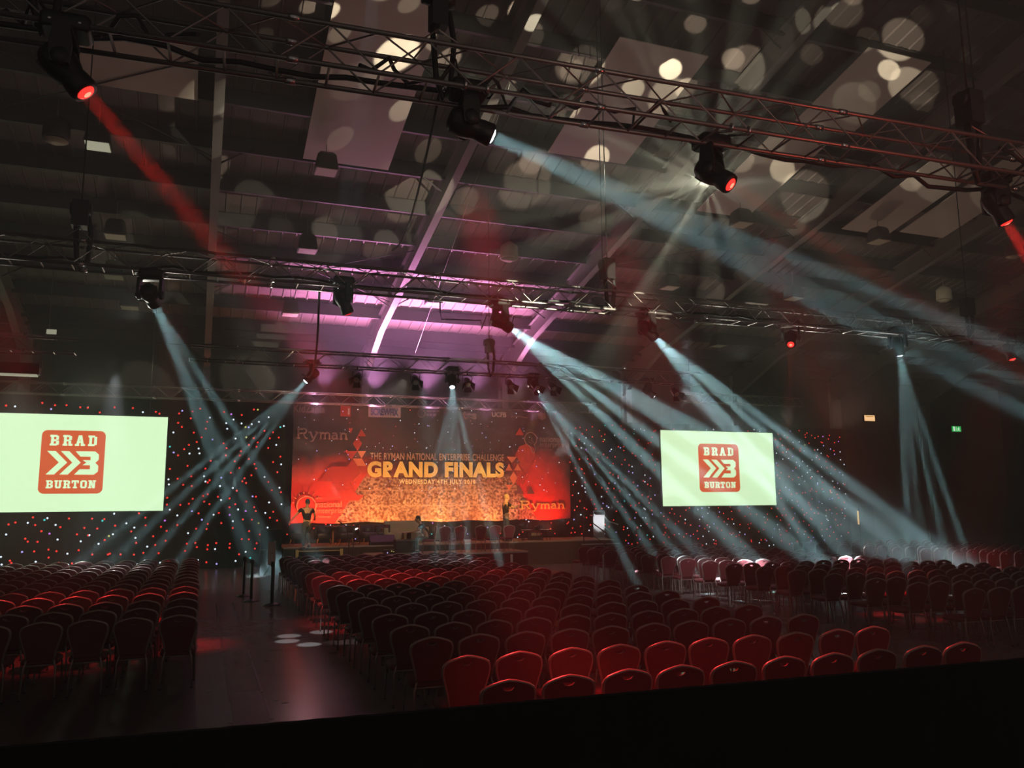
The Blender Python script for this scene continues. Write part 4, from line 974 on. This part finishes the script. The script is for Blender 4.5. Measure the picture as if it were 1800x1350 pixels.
MB().use('black').box((-.3, -.15, 0), (.1, .15, .16)).build('rack_box', None, r_); m = MB(); m.use('led_blue').ball((-.2, -.16, .06), .022, 6, 4); m.use('led_yellow').ball((-.05, -.16, .11), .018, 6, 4); m.use('led_yellow').ball((.02, -.16, .09), .015, 6, 4); m.build('indicator_light', None, r_)
r_.name = 'equipment_box'

# ------------------------------------------------------------------ belt barrier posts and the notice
def belt_post(x, y, label):
    root = empty('barrier_post', (x, y, 0), 0, label, 'barrier post', 'black barrier posts in the left aisle')
    MB().use('blackmetal').lathe([(.19, 0), (.19, .015), (.15, .03), (.04, .045), (.035, .06)], 18).build('base', None, root)
    MB().use('blackmetal').lathe([(.033, .05), (.033, .92)], 10).build('pole', None, root)
    MB().use('black').lathe([(.045, .92), (.045, 1.02), (.035, 1.03)], 12).build('belt_head', None, root)
BP = []
for px, py, nm in ((428, 1048, 'black barrier post in the aisle, leftmost of the three'), (441, 1057, 'black barrier post in the aisle, between the other two'), (477, 1064, 'black barrier post standing right beside the white notice')):
    q = at_z(px, py, 0); belt_post(q.x, q.y, nm); BP.append(q)
belt_q = [(BP[0].x, BP[0].y), (BP[1].x, BP[1].y)]
tag(MB().use('cable').box((BP[0].x+.05, min(BP[0].y, BP[1].y)+.05, .955), (BP[0].x+.06, max(BP[0].y, BP[1].y)-.05, 1.0)).build('barrier_belt'), 'black belt stretched between the two left barrier posts', 'barrier belt')
q = BP[2]; Yn = q.y+.25; a = at_y(470, 993, Yn); c = at_y(485, 952, Yn)
nb = empty('notice_stand', ((a.x+c.x)/2, Yn, 0), 0, 'tall white notice card on a silver pole at the head of the aisle', 'sign')
w = (c.x-a.x)/2
MB().use('card').box((-w, -.03, a.z), (w, -.02, c.z)).build('card', None, nb)
m = MB().use('tape'); m.box((-.03, -.034, (a.z+c.z)/2), (.03, -.03, (a.z+c.z)/2+.01)); m.build('printed_mark', None, nb)
MB().use('silver_edge').tube([(w*.8, 0, .02), (w*.8, 0, c.z+.02)], .018, 8).build('pole', None, nb)
MB().use('silver_edge').lathe([(.17, 0), (.17, .012), (.05, .03)], 16, Matrix.Translation((w*.8, 0, 0))).build('base', None, nb)
# thin pole with lamp-lit top beside the right aisle
q = at_z(1063, 1024, 0.0)
p0 = at_y(1062, 1026, 20.6); p1 = at_y(1060, 975, 20.6)
ps = empty('rope_post', (p1.x, 20.6, 0), 0, 'slim silver pole at the far end of the right aisle', 'pole')
MB().use('silver_edge').tube([(0, 0, .02), (0, 0, p1.z)], .02, 8).build('pole', None, ps); MB().use('blackmetal').lathe([(.16, 0), (.16, .015), (.04, .03)], 14).build('base', None, ps)

# ------------------------------------------------------------------ black drape rail right in front of the camera
dx = Vector((5.2, -.56, 0)).normalized()
br = empty('black_drape_barrier', (1.8, 0, 0), 0, 'long black draped barrier filling the bottom edge of the picture', 'barrier')
a = at_z(-260, 1334, 1.15); c = at_z(2100, 1130, 1.15)
m = MB().use('drape'); n = 160; rw = []
d = (c-a); nrm = Vector((-d.y, d.x, 0)).normalized()
for z in (.0, 1.15): rw.append([m.bm.verts.new(Vector((a.x-1.8, a.y, z))+Vector((d.x, d.y, 0))*(i/n)+nrm*(.022*math.sin(i*1.7))*(1 if z == 0 else .3)) for i in range(n+1)])
back = [[m.bm.verts.new(v.co-nrm*.05) for v in rw_] for rw_ in rw]
for i in range(n):
    m._f([rw[0][i], rw[0][i+1], rw[1][i+1], rw[1][i]], True); m._f([back[0][i+1], back[0][i], back[1][i], back[1][i+1]], True); m._f([rw[1][i], rw[1][i+1], back[1][i+1], back[1][i]])
m.build('drape', None, br)
MB().use('blackmetal').tube([Vector((a.x-1.8, a.y, 1.12))-nrm*.025, Vector((c.x-1.8, c.y, 1.12))-nrm*.025], .018, 8).build('top_rail', None, br)

# ------------------------------------------------------------------ people
def skin_mesh(name, J, E_, sub=1):
    """J: name -> (xyz, radius); E_: list of joint-name pairs, first joint is the root"""
    names = list(J); me = bpy.data.meshes.new('s'); me.from_pydata([J[n][0] for n in names], [(names.index(a), names.index(b)) for a, b in E_], [])
    o = bpy.data.objects.new('s', me); COL.objects.link(o)
    md = o.modifiers.new('skin', 'SKIN'); md.use_smooth_shade = True; md.branch_smoothing = .3
    sv = me.skin_vertices[0].data
    for i, n in enumerate(names):
        r = J[n][1]; sv[i].radius = r if isinstance(r, tuple) else (r, r); sv[i].use_root = (i == 0)
    sb = o.modifiers.new('sub', 'SUBSURF'); sb.levels = sub; sb.render_levels = sub
    dg = bpy.context.evaluated_depsgraph_get(); out = bpy.data.meshes.new_from_object(o.evaluated_get(dg)); bpy.data.objects.remove(o)
    out.name = name
    for p in out.polygons: p.use_smooth = True
    return out
def add_mesh_obj(name, me, m, parent):
    me.materials.clear(); me.materials.append(M[m]); o = bpy.data.objects.new(name, me); COL.objects.link(o); o.parent = parent; return o
def hand_chain(J, E_, side, wrist, direc, up, curl=.35):
    """palm and five unequal fingers growing from the wrist"""
    f = Vector(direc).normalized(); u = Vector(up).normalized(); s = f.cross(u).normalized(); w = Vector(wrist)
    J[side+'palm'] = (w+f*.045, (.034, .018)); E_.append((side+'wrist', side+'palm'))
    for i, (off, ln) in enumerate(((-.030, .070), (-.010, .080), (.010, .075), (.029, .058))):
        k = side+'f%d' % i; b_ = w+f*.085+s*off; m_ = b_+(f*math.cos(curl)-u*math.sin(curl))*ln*.5; e = m_+(f*math.cos(curl*2.2)-u*math.sin(curl*2.2))*ln*.5
        J[k+'a'] = (b_, .0095); J[k+'b'] = (m_, .0088); J[k+'c'] = (e, .0075); E_ += [(side+'palm', k+'a'), (k+'a', k+'b'), (k+'b', k+'c')]
    b_ = w+f*.030-s*.036; J[side+'t1'] = (b_, .011); J[side+'t2'] = (b_+f*.030-s*.018, .010); J[side+'t3'] = (b_+f*.058-s*.020, .008)
    E_ += [(side+'palm', side+'t1'), (side+'t1', side+'t2'), (side+'t2', side+'t3')]
def person(loc, rz, sc, P, label, skin='skin', hair='hair', top='tee', legs='jeans', bald=False):
    root = empty('person', loc, rz, label, 'person'); root.scale = (sc,)*3
    J = {}; E_ = []
    J['pelvis'] = (P['pelvis'], .125); J['waist'] = (P['waist'], .115); J['chest'] = (P['chest'], (.155, .12)); J['neck0'] = (P['neck'], .062)
    hd = Vector(P['head']); J['neck1'] = (tuple(Vector(P['neck']).lerp(hd, .45)), .052); J['skull'] = (tuple(hd), .07)
    E_ += [('pelvis', 'waist'), ('waist', 'chest'), ('chest', 'neck0'), ('neck0', 'neck1'), ('neck1', 'skull')]
    for s in 'LR':
        sh, el, wr = P[s+'sh'], P[s+'el'], P[s+'wr']; hp, kn, an, to = P[s+'hip'], P[s+'kn'], P[s+'an'], P[s+'to']
        J[s+'sh'] = (sh, .058); J[s+'el'] = (el, .040); J[s+'wrist'] = (wr, .026); E_ += [('chest', s+'sh'), (s+'sh', s+'el'), (s+'el', s+'wrist')]
        fd = (Vector(wr)-Vector(el)).normalized(); up = Vector((0, 0, 1)) if abs(fd.z) < .8 else Vector((0, 1, 0)); up = (up-fd*up.dot(fd)).normalized()
        hand_chain(J, E_, s, wr, fd, up)
        J[s+'hip'] = (hp, .092); J[s+'kn'] = (kn, .056); J[s+'calf'] = (tuple(Vector(kn).lerp(Vector(an), .35)), .056); J[s+'an'] = (an, .038); J[s+'to'] = (to, (.040, .026))
        E_ += [('pelvis', s+'hip'), (s+'hip', s+'kn'), (s+'kn', s+'calf'), (s+'calf', s+'an'), (s+'an', s+'to')]
    body = skin_mesh('body', J, E_, 1)
    fw = Vector(P.get('face', (0, 1, 0))).normalized(); q = Matrix.Translation(hd) @ Vector(fw).to_track_quat('Y', 'Z').to_matrix().to_4x4()
    m = MB(); m.bm.from_mesh(body); m.mats = [skin]
    m.ball((0, 0, .02), (.077, .098, .118), 16, 12, q); m.ball((0, .035, -.065), (.052, .058, .045), 12, 8, q)
    m.ball((0, .102, -.005), (.013, .020, .026), 8, 6, q); m.ball((0, .092, -.048), (.026, .010, .008), 8, 6, q)
    for s in (-1, 1): m.ball((s*.078, -.005, .0), (.010, .020, .032), 8, 6, q)
    m.use('hair')
    for s in (-1, 1): m.ball((s*.030, .088, .022), (.011, .008, .007), 8, 6, q)
    m.build('body', None, root)
    m = MB().use(hair)
    if bald: m.ball((0, -.018, .035), (.0775, .088, .106), 16, 10, q)
    else: m.ball((0, -.022, .045), (.088, .100, .105), 16, 10, q); m.ball((0, -.06, -.02), (.070, .05, .07), 12, 8, q)
    m.build('hair', None, root)
    # shirt with short sleeves
    T = {k: (J[k][0], (J[k][1][0]*1.13, J[k][1][1]*1.13) if isinstance(J[k][1], tuple) else J[k][1]*1.15) for k in ('waist', 'chest')}
    T['hem'] = (tuple(Vector(P['waist']).lerp(Vector(P['pelvis']), .75)), .135); T['col'] = (tuple(Vector(P['chest']).lerp(Vector(P['neck']), .8)), .078)
    EE = [('waist', 'hem'), ('waist', 'chest'), ('chest', 'col')]
    for s in 'LR': T[s+'sh'] = (P[s+'sh'], .070); T[s+'sl'] = (tuple(Vector(P[s+'sh']).lerp(Vector(P[s+'el']), .62)), .058); EE += [('chest', s+'sh'), (s+'sh', s+'sl')]
    add_mesh_obj('shirt', skin_mesh('shirt', T, EE, 1), top, root)
    T = {'pelvis': (P['pelvis'], .138)}; T['belt'] = (tuple(Vector(P['pelvis']).lerp(Vector(P['waist']), .4)), .126); EE = [('pelvis', 'belt')]
    for s in 'LR':
        T[s+'hip'] = (P[s+'hip'], .102); T[s+'kn'] = (P[s+'kn'], .068); T[s+'cf'] = (tuple(Vector(P[s+'kn']).lerp(Vector(P[s+'an']), .4)), .066); T[s+'an'] = (tuple(Vector(P[s+'kn']).lerp(Vector(P[s+'an']), .95)), .054)
        EE += [('pelvis', s+'hip'), (s+'hip', s+'kn'), (s+'kn', s+'cf'), (s+'cf', s+'an')]
    add_mesh_obj('trousers', skin_mesh('trousers', T, EE, 1), legs, root)
    for s in 'LR':
        an, to = Vector(P[s+'an']), Vector(P[s+'to']); d = (to-an); d.z = 0; d.normalize(); n_ = Vector((-d.y, d.x, 0)); b0 = an-d*.06; z0 = min(an.z, to.z)-.045
        pr = [(-.0, -.035), (.10, -.042), (.20, -.045), (.27, -.02), (.27, .02), (.20, .045), (.10, .040), (0, .035)]
        MB().use('shoe').layers([[Vector((b0.x, b0.y, z0+z))+d*(u*s1)+n_*v for u, v in pr] for z, s1 in ((0, 1), (.03, 1), (.07, .75), (.10, .45))]).build('shoe', None, root)
    return root
STAND = dict(pelvis=(0, 0, .94), waist=(0, .01, 1.10), chest=(0, .01, 1.33), neck=(0, .01, 1.48), head=(0, .03, 1.635),
             Lsh=(-.19, 0, 1.41), Rsh=(.19, 0, 1.41), Lel=(-.24, -.02, 1.13), Rel=(.24, -.02, 1.13), Lwr=(-.25, .1, .90), Rwr=(.25, .1, .90),
             Lhip=(-.095, 0, .88), Rhip=(.095, 0, .88), Lkn=(-.10, .02, .48), Rkn=(.10, .02, .48), Lan=(-.10, -.02, .085), Ran=(.10, -.02, .085), Lto=(-.11, .13, .045), Rto=(.11, .13, .045))
p = at_y(540, 950, 29.75)
A_ = dict(STAND); A_.update(waist=(0, .05, 1.10), chest=(.01, .10, 1.32), neck=(.02, .13, 1.46), head=(.05, .17, 1.61), Lsh=(-.18, .09, 1.40), Rsh=(.20, .09, 1.39), Lel=(-.36, .10, 1.19), Lwr=(-.50, .20, 1.00), Rel=(.31, .14, 1.16), Rwr=(.36, .34, 1.06), Rkn=(.10, .22, .56), Ran=(.08, -.06, .20), Rto=(.09, .09, .13), face=(.35, 1, -.1))
person((p.x, 29.95, .82), R(8), 1.03, A_, 'person in black tee leaning and walking up steps at the left of the stage', 'skin2', 'greyhair', bald=True)
p = at_y(889, 900, 31.0)
B_ = dict(STAND); B_.update(head=(0, .05, 1.63), Lel=(-.20, .22, 1.22), Rel=(.20, .24, 1.22), Lwr=(-.08, .45, 1.30), Rwr=(.08, .48, 1.32), face=(0, 1, -.15))
person((p.x, 31.0, ST), R(-84), 1.06, B_, 'person standing on stage in black tee, arms held out to the right', 'skin2', 'blond', bald=True)
p = at_y(752, 950, 29.1)
C_ = dict(pelvis=(0, 0, .58), waist=(0, .10, .72), chest=(0, .22, .92), neck=(0, .30, 1.05), head=(0, .37, 1.19), Lsh=(-.18, .25, .99), Rsh=(.18, .25, .99), Lel=(-.22, .42, .80), Rel=(.22, .42, .78), Lwr=(-.12, .66, .74), Rwr=(.12, .66, .72),
          Lhip=(-.10, .05, .53), Rhip=(.10, .05, .53), Lkn=(-.16, .42, .50), Rkn=(.16, .42, .50), Lan=(-.15, .40, .085), Ran=(.15, .36, .085), Lto=(-.16, .55, .045), Rto=(.16, .51, .045), face=(0, 1, -.35))
person((p.x, 29.05, PZ), R(80), 1.0, C_, 'person with dark hair sitting hunched over a laptop beside the chairs', 'skin', 'hair', 'tee', 'jeans')

# ------------------------------------------------------------------ banquet chairs
def back_outline():
    half = [(.150, .47), (.160, .53), (.176, .60), (.196, .67), (.214, .73), (.226, .785), (.226, .83), (.212, .866), (.180, .888), (.130, .905), (.065, .922), (0, .932)]
    return half + [(-x, z) for x, z in reversed(half[:-1])]
def crescent():
    top = [(-.066, .888), (-.040, .885), (0, .883), (.040, .885), (.066, .888)]
    bot = [(.056, .872), (.034, .856), (0, .850), (-.034, .856), (-.056, .872)]
    return top + bot
def by(z): return -.205 - (z-.45)*.17
def chair_meshes(hi=True):
    D = {}
    m = MB().use('fabric')
    rp = rrect(-.215, -.20, .215, .235, .07, 3 if hi else 1)
    m.layers([[Vector((p[0]*s, p[1]*s, z)) for p in rp] for s, z in ((.93, .405), (1.0, .42), (1.0, .452), (.92, .474), (.6, .482))])
    D['seat'] = m.mesh('seat')
    m = MB().use('fabric'); m.plate(back_outline(), [crescent()] if hi else [crescent()], lambda p: Vector((p[0]*.965, by(p[1])+.022, p[1])), lambda p: Vector((p[0]*.965, by(p[1])-.020, p[1])))
    D['backrest'] = m.mesh('backrest')
    ol = back_outline()
    if not hi: ol = ol[::2] if len(ol) % 2 else ol
    m = MB().use('frame'); m.tube([(p[0], by(p[1]), p[1]) for p in ol], .018, 8 if hi else 5)
    D['back_frame'] = m.mesh('back_frame')
    if hi:
        c = crescent(); m = MB().use('frame'); m.tube([(p[0], by(p[1])-.002, p[1]) for p in c], .0035, 5, closed=True); D['handle_rim'] = m.mesh('handle_rim')
    for nm, pts in (('rear_l', [(-.150, by(.47), .47), (-.178, -.215, .36), (-.192, -.265, .015)]), ('rear_r', [(.150, by(.47), .47), (.178, -.215, .36), (.192, -.265, .015)]),
                    ('front_l', [(-.195, .15, .41), (-.200, .195, .385), (-.208, .225, .015)]), ('front_r', [(.195, .15, .41), (.200, .195, .385), (.208, .225, .015)])):
        m = MB().use('frame'); m.tube(pts, .0125, 7 if hi else 4); m.use('black').tube([pts[-1], (pts[-1][0], pts[-1][1], 0)], .016, 7 if hi else 4); D[nm] = m.mesh('leg')
    m = MB().use('frame')
    for s in (-1, 1): m.tube([(s*.165, -.21, .40), (s*.19, .16, .40)], .010, 6 if hi else 4)
    m.tube([(-.19, .16, .40), (.19, .16, .40)], .010, 5); m.tube([(-.165, -.20, .40), (.165, -.20, .40)], .010, 5)
    D['seat_frame'] = m.mesh('seat_frame')
    return D
CH = chair_meshes(True); CL = chair_meshes(False)
def merged(D):
    m = MB(); 
    for k, me in D.items():
        idx = []
        for mt in me.materials:
            if mt not in m.mats: m.mats.append(mt)
            idx.append(m.mats.index(mt))
        n0 = len(m.bm.faces); m.bm.from_mesh(me); m.bm.faces.ensure_lookup_table()
        for f in m.bm.faces[n0:]: f.material_index = idx[f.material_index] if f.material_index < len(idx) else idx[0]
    return m.mesh('banquet_chair')
LOWCHAIR = merged(CL)
def full_chair():
    root = empty('banquet_chair')
    def ob(nm, me, par):
        o = bpy.data.objects.new(nm, me); COL.objects.link(o); o.parent = par; return o
    ob('seat', CH['seat'], root); b_ = ob('backrest', CH['backrest'], root); ob('back_frame', CH['back_frame'], b_); ob('handle_rim', CH['handle_rim'], b_)
    for k in ('rear_l', 'rear_r', 'front_l', 'front_r'): ob('leg', CH[k], root)
    ob('seat_frame', CH['seat_frame'], root); return root
PROTO = full_chair(); reg_kids(PROTO)
ORD = ['', 'first', 'second', 'third', 'fourth', 'fifth', 'sixth', 'seventh', 'eighth', 'ninth', 'tenth', 'eleventh', 'twelfth', 'thirteenth', 'fourteenth', 'fifteenth', 'sixteenth', 'seventeenth', 'eighteenth']
CHAIRS = []   # x, y, rot, label, group
rnd = random.Random(4)
def add_chair(x, y, r, label, group, z=0): CHAIRS.append([x+rnd.uniform(-.012, .012), y+rnd.uniform(-.02, .02), r+R(rnd.uniform(-1.6, 1.6)), label, group, z])
BK = .285     # from the top of the backrest to the chair's origin
# centre block
CY_ = [6.46, 7.62, 8.80, 9.82, 10.86, 11.92, 12.95, 14.02, 15.08, 16.2, 17.25, 18.25, 19.25, 20.3, 21.35, 22.4, 23.4, 24.4]
for r_i, yy in enumerate(CY_):
    for c in range(10):
        x = 2.42+.533*c; sk = -.035*(x-2.42)*(1 if r_i < 3 else .6)
        tone = 'red-lit' if (r_i < 2 or 8 < r_i < 13) else ('dark' if r_i < 8 else 'deep red')
        add_chair(x, yy+sk+BK, R(-2), '%s chair, %s from aisle, %s row from the barrier, centre seating block' % (tone, ORD[c+1], ORD[r_i+1]), 'centre block chairs')
# left block
LYs = [11.9, 12.95, 14.0, 15.05, 16.1, 17.1, 18.1, 19.05, 20.0, 20.95, 21.9, 22.85, 23.8, 24.8]
for r_i, yy in enumerate(LYs):
    for c in range(12):
        x = -.2-.535*c
        px = CLOC_PX(x+.25, yy, .9)[0]
        if px < -5: continue
        tone = 'dark' if r_i < 1 else ('red-lit' if r_i < 7 else 'pale-rimmed')
        add_chair(x, yy+BK, R(0), '%s chair, %s from aisle, %s row from the back, left seating block' % (tone, ORD[c+1], ORD[r_i+1]), 'left block chairs')
# right block, beyond the second aisle
AYs = [9.95, 11.1, 12.05, 13.1, 14.2, 15.25, 16.35, 17.35, 18.3, 19.25, 20.3, 21.5, 22.6, 23.7]
for r_i, yy in enumerate(AYs):
    for c in range(11):
        x = 11.78+.505*c; px = CLOC_PX(x-.25, yy, .9)[0]
        if px > 1808: continue
        tone = 'dark' if r_i < 3 else ('red-lit' if r_i < 6 else 'pale-rimmed' if c < 5 and r_i > 5 else 'dim red')
        add_chair(x, yy-.05*(x-11.78)+BK, R(-3), '%s chair, %s from aisle, %s row from the back, right seating block' % (tone, ORD[c+1], ORD[r_i+1]), 'right block chairs')
add_chair(10.62, 7.35+.2, R(-4), 'single chair cut off by the right picture edge in front of the right block', 'right block chairs')
# far right block
for r_i in range(10):
    for c in range(10):
        yy = 14.6+1.03*r_i; x = 19.9+.53*c+.08*(9-r_i); px = CLOC_PX(x-.25, yy, .9)[0]
        if px > 1806: continue
        add_chair(x, yy+BK, R(4), 'chair %s in the %s row of the far right seating block, counted from its nearest corner' % (ORD[c+1], ORD[r_i+1]), 'far right block chairs')
# loose rows along the far side of the right block
for c in range(9):
    x = 12.0+.55*c; add_chair(x, 25.2, R(2), 'dim chair, %s from the stage end of the last far row, right block' % ORD[c+1], 'right block chairs')
for c in CHAIRS:
    c.append((Vector((c[0], c[1], .7))-CLOC).dot(CFWD))
def covered(c):
    X, Y = CLOC_PX(c[0], c[1], .93); return X < -30 or X > 1830
CHAIRS = [c for c in CHAIRS if not covered(c)]
CHAIRS.sort(key=lambda c: c[6])
near = CHAIRS[:294]; rest = CHAIRS[294:]
print('chairs', len(CHAIRS), 'near limit', near[-1][6])
for i, (x, y, r, lab, grp, z, d) in enumerate(near):
    if i == 0: o = PROTO
    elif d < 17.5: o = copy_tree(PROTO)
    else: o = bpy.data.objects.new('banquet_chair', LOWCHAIR); COL.objects.link(o)
    o.location = (x, y, z+(.006 if x < .05 else 0)); o.rotation_euler = (0, 0, r); tag(o, lab, 'chair', grp)
# stage chairs on the riser
for k, (px, nm) in enumerate(((780.5, 'leftmost of the five'), (808, 'second from the left of the five'), (844, 'middle one of the five'), (869, 'second from the right of the five'), (894, 'rightmost of the five'))):
    p = at_y(px, 945, 28.75); o = copy_tree(PROTO); o.location = (p.x, 28.98, PZ); o.rotation_euler = (0, 0, R(4)); tag(o, 'red-seated chair on the black platform before the stage, '+nm, 'chair', 'chairs on the platform')
p = at_y(752, 950, 29.1); o = copy_tree(PROTO); o.location = (p.x+.02, 29.04, PZ); o.rotation_euler = (0, 0, R(80)); tag(o, 'chair on the platform that the hunched person sits on', 'chair', 'chairs on the platform')
if rest:
    m = MB(); m.mats = list(LOWCHAIR.materials)
    nv = len(LOWCHAIR.vertices); vs = []; fs = []; mi = []
    for (x, y, r, lab, grp, z, d) in rest:
        T_ = Matrix.Translation((x, y, z+(.006 if x < .05 else 0))) @ Matrix.Rotation(r, 4, 'Z'); b0 = len(vs)
        vs += [T_ @ v.co for v in LOWCHAIR.vertices]
        for p in LOWCHAIR.polygons: fs.append([b0+i for i in p.vertices]); mi.append(p.material_index)
    me = bpy.data.meshes.new('distant_chairs'); me.from_pydata(vs, [], fs)
    for mt in LOWCHAIR.materials: me.materials.append(mt)
    for p, k in zip(me.polygons, mi): p.material_index = k
    o = bpy.data.objects.new('distant_chairs', me); COL.objects.link(o); tag(o, 'the mass of farthest small chairs in the seating blocks nearest the stage', 'chairs', None, 'stuff')
